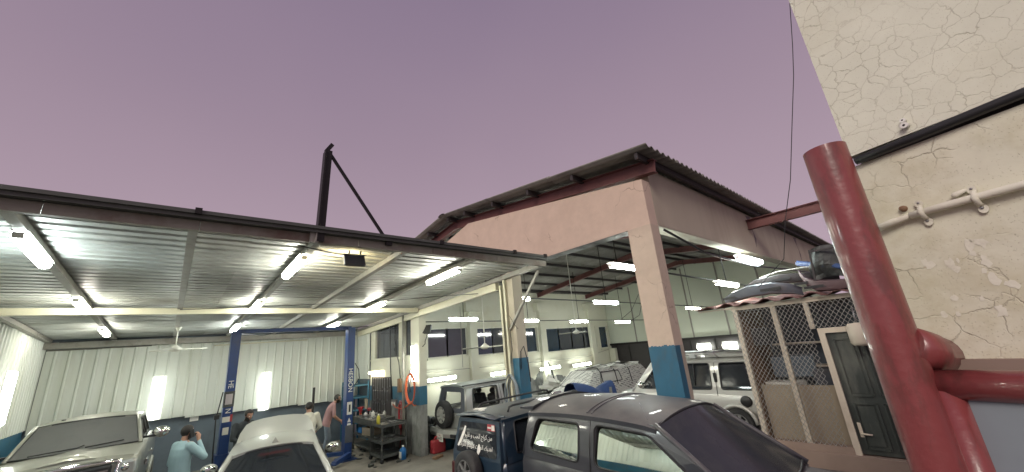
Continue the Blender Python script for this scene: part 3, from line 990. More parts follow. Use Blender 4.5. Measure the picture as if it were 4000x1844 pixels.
# ragged paint line: blue band, a few millimetres proud
b.box((-.134, -.209, 1.50), (.02, .209, 2.22))
for q in range(7):
    w = rnd.uniform(.02, .05)
    b.box((-.1335, -.2 + q * .055, 2.2201), (-.1301, -.2 + q * .055 + w, 2.2201 + rnd.uniform(.005, .022)))
b.build('blue_band', 'blue_dado', pil)
b = MB(); b.box((-.132, -.207, 0), (.02, .207, 1.50)); b.build('base', 'slate_paint', pil)
part_box('side_face', (.021, -.206, 0), (.131, .206, 2.22), 'beam_plaster', pil)
fa = thing('fascia_wall', 'long beige concrete fascia beam on the shaded side of the garage', 'wall')
b = MB(); b.panel([(5.70, 4.34), (21.2, 4.34), (21.2, 5.36), (5.70, 5.36)], [], lambda u, v, d: (u, 2.72 + d, v), .25); b.build('beam', 'beam_plaster', fa)
part_box('soffit', (5.71, 2.725, 4.327), (21.2, 2.965, 4.338), 'cream_wall', fa)
for x in (10.45, 14.9, 18.4):
    b = MB()
    b.panel([(x, 5.30), (x + .35, 5.33), (x + .2, 5.05), (x + .38, 4.75), (x + .2, 4.50), (x + .28, 4.9)], [], lambda u, v, d: (u, 2.716 + d, v), .003)
    b.build('rain_stain', 'bumper_maroon', fa)
# post between shed and garage
post = thing('post', 'concrete post with a blue base and twin steel uprights under the shed roof end', 'post', (5.56, 6.25, 0))
part_box('base', (-.125, -.14, 0), (.145, .06, 1.45), 'slate_paint', post)
part_box('blue_band', (-.128, -.143, 1.45), (.148, .063, 2.42), 'blue_dado', post)
part_box('shaft', (-.125, -.14, 2.42), (.145, .06, 4.31), 'beam_plaster', post)
for dx, dy, mt, h in ((-.15, .235, 'cream_steel', 4.0), (-.10, .15, 'black_steel', 4.05), (-.17, .075, 'cream_steel', 4.1)):  # black middle box paints the dark gap between the two cream uprights
    part_box('upright', (dx - .03, dy - .03, 0), (dx + .05, dy + .03, h), mt, post)
b = MB(); b.bar((-.14, -1.0, 4.10), (-.15, .02, 3.02), .05, .05); b.build('brace', 'steel_frame', post)
b = MB(); b.tube([(-.17, 0, 3.0), (-.2, -.05, 2.6), (-.19, .06, 2.3)], .008, 5); b.tube([(-.16, .0, 3.3), (-.22, -.2, 3.1), (-.25, -.34, 3.0)], .006, 5); b.tube([(-.1, -.16, 2.2), (-.12, -.22, 2.55), (-.1, -.3, 2.65), (-.05, -.34, 2.3), (-.02, -.33, 1.95)], .012, 6); b.build('cable', 'black_plastic', post)
# coil of grey cable hanging on the post
b = MB()
for q in range(5):
    a0 = rnd.uniform(-.04, .04)
    b.tube([(5.36 - .02 * q, 6.28 + a0 + .16 * math.cos(t_) * (1 + .06 * q), 1.62 + .42 * math.sin(t_) + .02 * q) for t_ in [2 * math.pi * k / 18 for k in range(18)]], .011, 5, closed=True)
tag(b.build('cable_coil', 'gate_panel'), 'coil of pale grey cable hanging on the blue post base', 'cable')

# ------------------------------------------------------------------ garage roof
gr = thing('garage_roof', 'corrugated fibre cement gable roof with red steel rafters over the garage', 'roof')
RID = (8.40, 6.23)


def groof(y):
    return 5.44 + (y - 2.4) * (RID[1] - 5.44) / (RID[0] - 2.4) if y <= RID[0] else RID[1] - (y - RID[0]) * .135


def cement_sheet(x0, x1, y0, y1, dz):
    b_ = MB(); vs = []
    k_ = int(round((x1 - x0) / .175)) * 6
    for yy in (y0, y1):
        for q in range(k_ + 1):
            x = x0 + (x1 - x0) * q / k_
            vs.append((x, yy, groof(yy) + dz + .026 * math.cos(2 * math.pi * q / 6)))
    n_ = k_ + 1
    b_.add(vs, [(t, t + 1, n_ + t + 1, n_ + t) for t in range(k_)], True)
    b_.add([(x, y, z + .012) for x, y, z in vs], [(t, t + 1, n_ + t + 1, n_ + t) for t in range(k_)], True)
    rim_ = [(i, i + 1, n_ * 2 + i + 1, n_ * 2 + i) for i in range(k_)]
    b_.f += rim_; b_.s += [False] * k_; b_.mi += [0] * k_
    b_.f += [(0, n_, 3 * n_, 2 * n_)]; b_.s.append(False); b_.mi.append(0)
    return b_.build('roof_sheet', 'fibre_cement', gr)


for i in range(15):
    x0 = 5.13 + i * 1.05
    for j, (y0, y1) in enumerate(((2.38, 4.5), (4.4, 6.5), (6.4, 8.42), (8.38, 11.0), (10.9, 14.95))):
        cement_sheet(x0, x0 + 1.05 + .06, y0, y1, .03 + (.014 if j in (1, 3) else 0) + (.014 if j == 2 else 0) + .003 * (i % 2))
b = MB()
b.loft([[(x, 8.40 + .16 * math.cos(a), 6.255 + .05 * math.sin(a)) for a in [math.pi * k / 8 for k in range(9)]] for x in (5.08, 20.9)], False, True)
b.build('ridge_cap', 'fibre_cement', gr)
for y in (2.62, 3.95, 5.15, 6.35, 7.5, 8.3, 9.4, 10.6, 11.8, 13.0, 14.1):
    b = MB()
    b.bar((5.22, y, groof(y) - .055), (20.9, y, groof(y) - .055), .06, .11)
    b.build('purlin', 'purlin_dark', gr)
for x in (5.56, 10.25, 14.65, 18.85):
    b = MB()
    dz = -.19
    b.ibeam((x, 2.75 if x > 6 else 2.5, groof(2.6) + dz), (x, RID[0], groof(RID[0]) + dz), .14, .22)
    b.ibeam((x, RID[0], groof(RID[0]) + dz), (x, 14.5, groof(14.5) + dz - .35 * 0), .14, .22)
    b.build('rafter', 'red_oxide', gr)
for x, z in ((10.42, 5.05), (18.4, 5.12)):
    b = MB(); b.ibeam((x, 2.9, z), (x, -1.2, z), .16, .24); tag(b.build('steel_beam', 'red_oxide'), 'red steel beam reaching from the fascia towards the red pipe' if x < 12 else 'red steel beam further along at the broken end of the fascia', 'beam')

# ------------------------------------------------------------------ garage back wall with windows, right partition
fw = thing('garage_back_wall', 'long cream back wall of the garage with a row of dark windows', 'wall')
wins = [(7.95, 9.93, 2.50, 3.68, 2, 0), (10.42, 12.45, 2.42, 3.62, 2, 1), (13.35, 14.35, 2.32, 3.54, 1, 1), (15.05, 19.35, 2.22, 3.45, 4, 2), (19.75, 20.6, 2.12, 3.40, 1, 1)]
holes = [[(a, c), (b_, c), (b_, d), (a, d)] for a, b_, c, d, n_, k in wins]
b = MB(); b.panel([(5.6, 0), (21.2, 0), (21.2, 5.36), (5.6, 5.36)], holes, lambda u, v, d: (u, 14.5 + d, v), .22); b.build('masonry', 'cream_wall', fw)
for a, b_, c, d, n_, k in wins:
    for q in range(n_):
        x0 = a + (b_ - a) * q / n_; x1 = a + (b_ - a) * (q + 1) / n_
        mt = 'blue_glass' if (k == 1 and (n_ == 1 or q == 0)) or (k == 2 and q == 0) else 'window_glass'
        f = part_box('window', (x0, 14.62, c), (x1, 14.635, d), mt, fw)
        bb = MB()
        for (p, r_) in (((x0, c), (x1, c)), ((x0, d), (x1, d)), ((x0, c), (x0, d)), ((x1, c), (x1, d))):
            bb.bar((p[0], 14.605, p[1]), (r_[0], 14.605, r_[1]), .05, .03, upv=(0, 1, 0))
        bb.build('frame', 'white_paint', f)
    part_box('sill', (a - .06, 14.44, c - .09), (b_ + .06, 14.52, c - .02), 'cream_wall', fw)
for x in (10.15, 14.65, 18.85):
    bb = MB(); bb.box((x - .2, 14.30, 0), (x + .2, 14.51, 4.35)); bb.box((x - .42, 14.18, 4.35), (x + .42, 14.51, 4.78)); bb.build('pilaster', 'cream_wall', fw)
bb = MB()
for k in range(26):                       # overspray and grime on the lower wall behind the covered car
    x = rnd.uniform(12.0, 16.0); w = rnd.uniform(.15, .6); z = rnd.uniform(.5, 1.1)
    pp = [(x + w * math.cos(a) * rnd.uniform(.7, 1.2), z + w * .7 * math.sin(a) * rnd.uniform(.7, 1.2)) for a in [2 * math.pi * i / 9 for i in range(9)]]
    bb.panel(pp, [], lambda u, v, d, k=k: (u, 14.497 - k * .0004, max(.02, v)))
bb.build('grime', 'grimy_concrete', fw)
pw = thing('partition_wall', 'pale panelled partition wall closing the far end of the garage', 'wall')
for i, (y0, y1) in enumerate(((14.48, 12.6), (12.57, 10.9), (10.87, 9.2), (9.17, 7.4), (7.37, 5.6), (5.57, 3.0))):
    b = MB(); b.panel([(y1, 2.3), (y0, 2.3), (y0, groof(y0) + .0)] + ([(8.4, groof(8.4))] if y1 < 8.4 < y0 else []) + [(y1, groof(y1) + .0)], [], lambda u, v, d: (20.7 + d, u, v), .15); b.build('panel', 'pale_panel', pw)
    part_box('joint_strip', (20.67, y1 - .05, 2.3), (20.71, y1 + .02, groof(y1) - .1), 'steel_frame', pw)
part_box('lower_panel', (20.75, 3.0, 0.0), (20.9, 14.48, 2.2), 'purlin_dark', pw)
for k in range(9):
    part_box('shutter_rib', (20.71, 3.2 + k * 1.25, .3), (20.755, 3.24 + k * 1.25, 2.15), 'black_steel', pw)
part_box('rail', (20.62, 3.0, 2.2), (20.78, 14.48, 2.32), 'black_steel', pw)
part_box('door_jamb', (20.4, 14.05, 0.0), (20.66, 14.45, 2.05), 'cream_wall', pw)

# ================================================================== LAMPS
def tube_lamp(label, p0, p1, glow='tube_light', group=None, hang=None, r=.045, updir=(0, 0, 1), housing=True):
    p0, p1 = Vector(p0), Vector(p1)
    c = (p0 + p1) / 2
    t_ = thing('tube_lamp', label, 'light', c, 0, group)
    a, e_ = p0 - c, p1 - c
    d = (e_ - a).normalized(); u = Vector(updir)
    u = (u - d * u.dot(d)).normalized(); s = d.cross(u)
    if housing:
        b_ = MB(); b_.bar(a + u * .05 - d * .02, e_ + u * .05 + d * .02, .125 if r < .06 else r * 4.2, .014, upv=u); b_.build('housing', 'white_plastic', t_)  # housing widened beyond the tube to shade the surface behind it
    b_ = MB()
    ln = (e_ - a).length
    prof = [(.012, 0), (r * .8, .012), (r, .035), (r, ln - .035), (r * .8, ln - .012), (.012, ln)]
    rings = [[a + d * h + (s * math.cos(2 * math.pi * j / 12) * 1.25 + u * math.sin(2 * math.pi * j / 12)) * q for j in range(12)] for q, h in prof]
    b_.loft(rings, True, True)
    b_.build('diffuser', rnd.choice(('tube_light', 'tube_light_warm', 'tube_light_cool')) if glow == 'tube_light' else glow, t_)
    for q0, q1 in ((a - d * .022, a + d * .004), (e_ - d * .004, e_ + d * .022)):
        b_ = MB(); b_.bar(q0, q1, .075, .06, upv=u); b_.build('end_cap', 'white_plastic', t_)
    if hang:
        for k in ([0.5] if hang[1] == 1 else [.2, .8]):
            q = a.lerp(e_, k)
            b_ = MB(); b_.tube([q + u * .06, (q.x, q.y, hang[0] - c.z)], .011, 6)
            b_.build('hanger', 'black_steel', t_)
    return t_


rows = {5.68: ('nearest the front channel', 1.16), 9.03: ('just in front of the cream cross beam', 1.10), 12.5: ('behind the cream cross beam', 1.12)}
for x, nm in ((-1.27, 'left lit shed rafter'), (1.22, 'middle lit shed rafter'), (3.78, 'right lit shed rafter')):
    for y, (w, ln) in rows.items():
        tube_lamp('tube light on the %s, %s' % (nm, w), (x, y, zroof(y) - .085), (x, y + ln, zroof(y + ln) - .085), 'tube_light', 'tube lights under the shed roof')
G1 = 'hanging tube lights in the garage'
for lb, p0, p1, hz, k in (
        ('hanging tube light before the first back window left of the uprights', (6.84, 11, 3.72), (7.98, 11, 3.70), 5.75, 1),
        ('hanging tube light just right of the concrete post, lower row', (9.92, 11, 3.60), (11.0, 11, 3.58), 5.75, 1),
        ('hanging tube light beside the white ceiling fan over the wide window', (13.0, 11, 3.50), (14.2, 11, 3.48), 5.75, 1),
        ('hanging tube light before the pale partition panels, end of the lower row', (16.4, 11, 3.40), (17.7, 11, 3.38), 5.75, 1),
        ('hanging tube light half hidden by the post, upper row', (5.78, 6.75, 3.76), (6.52, 6.75, 3.75), 5.85, 1),
        ('hanging tube light between the post and the corner pillar, upper row', (8.95, 6.6, 3.68), (10.12, 6.6, 3.66), 5.85, 1),
        ('bright tube light hanging behind the top of the corner pillar', (5.86, 3.84, 3.93), (6.98, 3.84, 3.93), 5.5, 2),
        ('hanging tube light right of the corner pillar above the roof junk', (8.87, 3.2, 3.62), (10.1, 3.2, 3.60), 5.3, 1),
        ('hanging tube light at the left tip of the red kiosk roof', (17.35, 7.8, 3.66), (18.8, 7.8, 3.64), 5.95, 1)):
    tube_lamp(lb, p0, p1, 'tube_light', G1, (hz, k))
tube_lamp('bright tube light fixed under the edge of the beige fascia', (8.5, 2.55, 4.02), (10.0, 2.55, 4.02), 'tube_light', G1, None)
for i, (x0, x1, z, nm) in enumerate(((7.75, 9.05, 1.66, 'above the silver off roader'), (10.9, 11.95, 1.55, 'next to the blue base of the post'), (14.05, 15.5, 1.45, 'over the sooty patch of wall'), (16.6, 18.1, 1.38, 'over the newspaper covered car'))):
    tube_lamp('low tube light on the garage back wall ' + nm, (x0, 14.20, z), (x1, 14.20, z), 'tube_dim', 'low tube lights on the garage back wall', None, .05, (0, 1, 0))
for i, (y0, y1, nm) in enumerate(((9.05, 8.4, 'left one above the pale estate'), (7.8, 7.15, 'right one above the pale estate'))):
    tube_lamp('square bright lamp low on the far wall, ' + nm, (20.5, y0, 1.81), (20.5, y1, 1.80), 'tube_dim', 'lamps on the far partition', None, .09, (1, 0, 0))
tube_lamp('upright tube light on the wide concrete column', (5.38, 10.72, 1.93), (5.38, 10.78, 2.94), 'tube_dim', None, None, .035, (1, 0, 0))
tube_lamp('warm tube light above the board of spanners', (5.36, 14.05, 2.20), (5.36, 12.95, 2.22), 'tube_warm', None, None, .04, (0, 0, 1))
tube_lamp('upright tube light before the white back sheets near the man with the phone', (-.19, 14.92, 1.60), (-.19, 14.92, 2.70), 'tube_soft', None, None, .07, (0, 1, 0))
tube_lamp('upright tube light before the back sheets between the blue lift posts', (2.37, 14.92, 1.43), (2.37, 14.92, 2.54), 'tube_soft', None, None, .07, (0, 1, 0))
tube_lamp('upright tube light on the left side sheets above the blue paint', (-2.30, 12.2, 2.05), (-2.30, 12.2, 3.03), 'tube_soft', None, None, .07, (-1, 0, 0))
# conduits that carry the hanging lamps
for k, (y, x0, x1, z) in enumerate(((11.06, 5.9, 20.8, 3.66), (6.66, 5.75, 18.5, 3.77), (3.26, 5.75, 18.0, 3.74))):
    b = MB(); b.tube([(x0, y, z), ((x0 + x1) / 2, y, z - .10), (x1, y, z - .24)], .018, 6)
    tag(b.build('conduit', 'gutter_metal'), ['dark conduit along the lower row of garage lights', 'dark conduit along the upper row of garage lights', 'dark conduit right of the corner pillar'][k], 'conduit')
b = MB(); b.tube([(5.8, 14.42, 2.02), (12.2, 14.42, 1.86), (18.2, 14.42, 1.75), (20.4, 14.42, 2.02)], .012, 5)
b.tube([(9.55, 14.42, 4.6), (9.56, 14.42, 2.0)], .012, 5)
tag(b.build('conduit', 'steel_frame'), 'thin conduit running along the garage back wall', 'conduit')
for k, (x0, y0, z) in enumerate(((6.2, 2.64, 4.30),)):
    b = MB(); b.tube([(5.75, 2.66, 4.25), (7.2, 2.62, 3.98), (9.5, 2.60, 3.92), (12.5, 2.62, 4.05), (17.5, 2.64, 4.22)], .02, 6)
    tag(b.build('cable', 'black_plastic'), 'black cable sagging below the beige fascia', 'cable')
b = MB(); b.tube([(17.8, 11.0, 3.42), (18.6, 10.9, 3.7), (19.2, 10.8, 4.8)], .012, 5); b.tube([(16.9, 11, 3.5), (17.9, 10.9, 3.95), (18.7, 10.8, 4.8)], .012, 5)
tag(b.build('cable', 'black_plastic'), 'loose black cables above the end of the lower lamp row', 'cable')
# flood lamp below the channel: its lit side faces the roof sheets
fl = thing('flood_lamp', 'dark square flood lamp hung below the shed front channel, shining on the roof', 'light', (1.815, 5.42, 4.045))
rt = Matrix.Rotation(RAD(-20), 3, 'X')
b = MB(); b.box((-.145, -.03, -.09), (.145, .02, .09), rot=rt, bev=.006); b.build('housing', 'bumper_grey', fl)
b = MB(); b.box((-.12, .021, -.07), (.12, .027, .07), rot=rt); b.build('lens', 'flood_warm', fl)
b = MB(); b.bar((-.08, -.01, .09), (-.08, -.02, .14), .02, .02); b.bar((.08, -.01, .09), (.08, -.02, .14), .02, .02); b.build('bracket', 'black_steel', fl)
f2 = thing('flood_lamp', 'small dark flood lamp on a bracket at the wide concrete column', 'light', (5.70, 10.42, 3.38))
b = MB(); b.box((-.05, -.13, -.13), (.02, .13, .13), rot=Matrix.Rotation(RAD(35), 3, 'Z') @ Matrix.Rotation(RAD(25), 3, 'Y'), bev=.006); b.build('housing', 'black_plastic', f2)
b = MB(); b.tube([(0, 0, -.05), (-.03, .0, -.22), (-.1, -.03, -.34), (-.14, -.1, -.42), (-.2, -.05, -.5)], .012, 5); b.build('cable', 'black_plastic', f2)


def ceiling_fan(label, x, y, z, top, rz):
    t_ = thing('ceiling_fan', label, 'fan', (x, y, z), RAD(rz), 'white ceiling fans')
    b_ = MB(); b_.tube([(0, 0, .08), (0, 0, top - z)], .013, 8); b_.build('rod', 'white_paint', t_)
    b_ = MB(); b_.lathe([(.001, -.06), (.07, -.055), (.13, -.02), (.13, .02), (.07, .06), (.03, .10)], (0, 0, 0), (0, 0, 1), 16); b_.lathe([(.012, top - z - .12), (.07, top - z)], (0, 0, 0), (0, 0, 1), 12); b_.build('motor', 'white_paint', t_)
    for k in range(3):
        b_ = MB(); a = 2 * math.pi * k / 3
        d = Vector((math.cos(a), math.sin(a), 0)); s = Vector((-d.y, d.x, .22)).normalized()
        b_.loft([[d * q + s * w, d * q - s * w, d * q - s * w - Vector((0, 0, .006)), d * q + s * w - Vector((0, 0, .006))] for q, w in ((.11, .02), (.22, .06), (.62, .065), (.66, .05))], True, False)
        b_.build('blade', 'white_paint', t_)
    return t_


ceiling_fan('white ceiling fan under the left shed roof before the back sheets', .03, 12.9, 3.32, 3.86, 15)
ceiling_fan('white ceiling fan partly hidden by the steel uprights', 6.75, 9.0, 2.72, 5.9, 40)
ceiling_fan('white ceiling fan in front of the wide garage window', 10.9, 9.0, 2.96, 6.0, 5)

# ================================================================== CAR LIFT
lift = thing('car_lift', 'blue two post car lift with an overhead beam', 'car lift', (2.64, 12.34, 0))
for sx, lbl in ((-1, None), (1, None)):
    x = 1.45 * sx
    b = MB()
    b.box((x - .10, -.14, 0), (x + .10, -.128, 3.66)); b.box((x - .10, -.128, 0), (x - .088, .14, 3.66)); b.box((x + .088, -.128, 0), (x + .10, .14, 3.66)); b.box((x - .087, .02, 0), (x + .087, .03, 3.66))
    col_ = b.build('column', 'lift_blue', lift)
    b = MB(); b.box((x - .22, -.30, 0), (x + .22, .30, .02)); b.build('base_plate', 'lift_blue', col_)
    b = MB()
    if sx < 0:
        b.box((x - .115, -.165, 1.84), (x + .105, -.142, 2.20)); b.build('control_box', 'grease_steel', col_)
        b = MB(); b.box((x - .075, -.172, 1.90), (x + .065, -.1655, 2.14)); b.build('panel', 'alloy', col_)
        m4 = lambda z: basis((x, -.1455, z), (0, 0, -1), (1, 0, 0))
        text_mesh('lettering', 'HE', .155, 'white_paint', col_, m4(2.36))
        text_mesh('lettering', 'N', .155, 'white_paint', col_, m4(1.75))
        part_box('sticker', (x - .09, -.1445, 1.50), (x + .06, -.1405, 1.62), 'paper_white', col_)
        part_box('sticker', (x + .062, -.1445, 1.50), (x + .11, -.1405, 1.66), 'red_plastic', col_)
        part_box('sticker', (x - .06, -.1445, 1.22), (x + .06, -.1405, 1.38), 'paper_white', col_)
        b = MB(); b.tube([(x - .14, -.15, 2.2), (x - .2, -.2, 1.75), (x - .22, -.2, 1.65), (x - .2, -.22, 1.0), (x - .17, -.2, .4)], .014, 6); b.box((x - .26, -.24, 1.60), (x - .16, -.14, 1.70)); b.build('hose', 'black_plastic', col_)
    else:
        text_mesh('lettering', 'HESBON', .175, 'white_paint', col_, basis((x, -.1455, 2.12), (0, 0, -1), (1, 0, 0)))
        part_box('sticker', (x - .07, -.1445, 1.18), (x + .07, -.1405, 1.52), 'paper_white', col_)
        part_box('sticker', (x - .02, -.1445, 1.25), (x + .03, -.1445 - .001 + .0005, 1.45), 'black_plastic', col_)
        b = MB(); b.add([(x - .05, -.1445, .98), (x + .05, -.1445, .98), (x, -.1445, 1.10)], [(0, 1, 2)]); b.box((x - .05, -.1445, .88), (x + .05, -.1405, .95)); b.build('sticker', 'paper_white', col_)
        b = MB(); b.tube([(x + .13, -.1, 2.6), (x + .25, -.1, 2.4), (x + .28, -.1, 2.15), (x + .13, -.1, 1.95)], .012, 6); b.build('hose', 'black_plastic', col_)
    b = MB(); b.box((x - .145, -.175, .20), (x + .145, .16, .80)) if sx < 0 else b.box((x - .10, -.165, .45), (x + .11, -.142, .90)); b.build('carriage', 'bumper_grey' if sx > 0 else 'lift_blue', lift)
    for k in (-1, 1):
        b = MB(); p0 = Vector((x, -.18 * 1 + .1 * k, .18)); p1 = p0 + Vector((-sx * .55, -.45 if k < 0 else .7, -.06)); b.bar(p0, p1, .12, .10); b.lathe([(.001, .03), (.07, .03), (.07, -.03)], p1, (0, 0, 1), 12); b.build('arm', 'lift_blue', lift)
b = MB(); b.box((-1.45, -.09, 3.60), (1.45, .07, 3.70)); b.build('overhead_beam', 'lift_blue', lift)

# ================================================================== WORKSHOP PROPS
bench = thing('workbench', 'greasy steel workbench against the side wall', 'workbench', (4.95, 12.65, 0))
part_box('top', (-.33, -.85, .90), (.36, .85, .95), 'grease_steel', bench)
part_box('shelf', (-.30, -.82, .44), (.34, .82, .47), 'grease_steel', bench)
part_box('shelf', (-.30, -.82, .14), (.34, .82, .17), 'grease_steel', bench)
for sx in (-.30, .33):
    for sy in (-.80, .80):
        part_box('leg', (sx - .03, sy - .03, 0), (sx + .03, sy + .03, .90), 'grease_steel', bench)
part_box('apron', (-.325, -.84, .78), (-.30, .84, .90), 'grease_steel', bench)
cart = thing('tool_cart', 'greasy three tier tool trolley on castors beside the workbench', 'trolley', (4.78, 11.22, 0))
for z in (.12, .46, .86):
    part_box('shelf', (-.28, -.40, z), (.42, .40, z + .03), 'grease_steel', cart)
    b = MB(); b.box((-.285, -.405, z), (-.275, .405, z + .07)); b.box((.415, -.405, z), (.425, .405, z + .07)); b.box((-.275, -.405, z), (.415, -.395, z + .07)); b.box((-.275, .395, z), (.415, .405, z + .07)); b.build('lip', 'grease_steel', cart)
for sx in (-.27, .41):
    for sy in (-.39, .39):
        lg = part_box('leg', (sx - .018, sy - .018, .10), (sx + .018, sy + .018, .94), 'grease_steel', cart)
        b = MB(); b.lathe([(.001, -.015), (.05, -.015), (.05, .015), (.001, .015)], (sx, sy, .05), (0, 1, 0), 12); b.build('castor', 'rubber', lg)
board = tag(part_box('tool_board', (5.415, 12.36, .72), (5.436, 13.95, 2.06), 'purlin_dark', None), 'dark board on the side wall where spanners hang', 'tool board')
GW = 'spanners hanging on the dark board'
proto = None
for r_ in range(3):
    for k in range(8 - r_):
        y = 13.78 - k * .19 - rnd.uniform(0, .03); z = (2.0, 1.62, 1.24)[r_]
        ln = rnd.choice((.20, .24, .29))
        if proto is None:
            b = MB()
            b.bar((0, 0, -.03), (0, 0, -.22), .018, .008, upv=(1, 0, 0))
            b.lathe([(.012, -.004), (.026, -.004), (.026, .004), (.012, .004), (.012, -.004)], (0, 0, 0), (1, 0, 0), 10)
            b.bar((0, -.012, -.21), (0, -.024, -.26), .014, .009, upv=(1, 0, 0)); b.bar((0, .012, -.21), (0, .024, -.26), .014, .009, upv=(1, 0, 0))
            proto = b.build('spanner', 'iron_tool', None); o = proto
            tag(o, 'steel spanner hanging in rows on the dark tool board', 'spanner', GW)
        else:
            o = proto.copy(); COL.objects.link(o)
        o['label'] = 'steel spanner in the %s row on the tool board, %s from the left' % (('top', 'middle', 'bottom')[r_], ('first', 'second', 'third', 'fourth', 'fifth', 'sixth', 'seventh', 'eighth')[k])
        o.location = (5.405, y, z); o.rotation_euler = (RAD(rnd.uniform(-6, 6)), 0, 0); q = ln / .22; o.scale = (1, q, q)
# things on the bench and trolley
def bottle(label, loc, r, h, mat, capm='black_plastic', cat='bottle', rz=0):
    t_ = thing('bottle', label, cat, loc, rz)
    b_ = MB(); b_.lathe([(.001, 0), (r, .004), (r, h * .68), (r * .85, h * .78), (r * .36, h * .86), (r * .36, h * .92)], (0, 0, 0), (0, 0, 1), 14); b_.build('bottle_body', mat, t_)
    b_ = MB(); b_.lathe([(r * .4, h * .91), (r * .4, h), (.001, h)], (0, 0, 0), (0, 0, 1), 12); b_.build('cap', capm, t_)
    return t_


bottle('yellow spray bottle on the top of the tool trolley', (4.60, 11.32, .89), .05, .27, 'yellow_plastic', 'white_plastic')
bottle('white can standing among parts on the workbench', (4.85, 12.35, .95), .055, .20, 'white_plastic', 'white_plastic', 'can')
bottle('silver tin near the front of the workbench', (4.75, 12.7, .95), .06, .16, 'alloy', 'alloy', 'can')
bottle('pale tin at the back of the workbench', (5.1, 12.1, .95), .05, .18, 'paper_white', 'alloy', 'can')
b = MB()
for q in range(16):
    x, y = rnd.uniform(4.68, 5.15), rnd.uniform(11.95, 13.3); s = rnd.uniform(.03, .07)
    b.box((x - s, y - s * 1.3, .951), (x + s, y + s * 1.3, .951 + s * rnd.uniform(.6, 1.5)), rot=Matrix.Rotation(rnd.uniform(0, 3), 3, 'Z'))
for q in range(8):
    x, y = rnd.uniform(4.68, 5.15), rnd.uniform(11.95, 13.3)
    b.lathe([(.001, 0), (.04, 0), (.045, .05), (.02, .07), (.001, .07)], (x, y, .952), (0, 0, 1), 10)
tag(b.build('engine_parts', 'iron_tool'), 'loose metal engine parts scattered over the workbench top', 'parts', kind='stuff')
b = MB()
for q in range(22):
    x, y = rnd.uniform(4.55, 5.12), rnd.uniform(10.88, 11.55); s = rnd.uniform(.015, .05); z0 = rnd.choice((.891, .891, .491, .491))
    b.box((x - s, y - s * 1.5, z0), (x + s, y + s * 1.5, z0 + s * rnd.uniform(.5, 1.3)), rot=Matrix.Rotation(rnd.uniform(0, 3), 3, 'Z'))
tag(b.build('trolley_tools', 'iron_tool'), 'jumble of small tools on the trolley shelves', 'tools', kind='stuff')
b = MB()
for q in range(40):
    x, y = rnd.uniform(4.2, 5.25), rnd.uniform(10.3, 13.4); s = rnd.uniform(.015, .045)
    b.box((x - s, y - s * 1.4, 0.0), (x + s, y + s * 1.4, s * rnd.uniform(.5, 1.2)), rot=Matrix.Rotation(rnd.uniform(0, 3), 3, 'Z'))
tag(b.build('floor_litter', 'grease_steel'), 'small oily scraps on the floor round the workbench', 'litter', kind='stuff')
fn_ = thing('funnel', 'orange plastic funnel at the left end of the workbench', 'funnel', (4.78, 13.2, .95))
b = MB(); b.lathe([(.02, 0), (.025, .10), (.10, .26), (.105, .27)], (0, 0, 0), (0, 0, 1), 16); b.build('cone', 'red_plastic', fn_); b = MB(); b.box((-.03, -.03, .0), (.03, .03, .08)); b.build('stem', 'orange_hose', fn_)
b = MB(); b.box((5.0, 13.25, 1.12), (5.03, 13.45, 1.42)); tag(b.build('card', 'cardboard'), 'yellowed card propped behind the orange funnel', 'card')
dr = thing('drill', 'red cordless drill standing on the workbench', 'drill', (4.95, 12.95, .95))
b = MB(); b.bar((0, .08, .19), (0, -.08, .19), .06, .07); b.tube([(0, -.08, .19), (0, -.16, .19)], [.025, .012], 10); b.build('motor', 'red_plastic', dr); b = MB(); b.bar((0, .04, .16), (0, .055, .04), .04, .045); b.build('grip', 'black_plastic', dr); b = MB(); b.box((-.04, .0, 0), (.04, .11, .045)); b.build('battery', 'black_plastic', dr)
b = MB(); b.box((4.75, 13.0, .47), (5.1, 13.35, .62), bev=.02); tag(b.build('tool_case', 'blue_plastic'), 'blue plastic case on the middle shelf of the workbench', 'case')
b = MB(); b.box((4.72, 12.3, .47), (5.1, 12.8, .68), rot=Matrix.Rotation(.2, 3, 'Z')); tag(b.build('cardboard_box', 'cardboard'), 'brown box on the middle shelf of the workbench', 'box')
jg = bottle('blue oil jug standing at the foot of the downpipe', (5.05, 10.72, 0), .085, .34, 'blue_plastic', 'white_plastic', 'jug')
part_box('sticker', (-.092, -.05, .05), (-.070, .05, .2), 'paper_white', jg)
# blue shelf rack behind the lift post
rk = thing('shelf_rack', 'dark blue steel shelf rack in the corner behind the second lift post', 'shelf', (5.05, 14.6, 0))
for z in (.6, 1.0, 1.4, 1.8):
    part_box('shelf', (-.25, -.42, z), (.35, .55, z + .04), 'blue_dado', rk)
for sx in (-.24, .33):
    for sy in (-.41, .53):
        part_box('upright', (sx - .02, sy - .02, 0), (sx + .02, sy + .02, 1.95), 'blue_dado', rk)
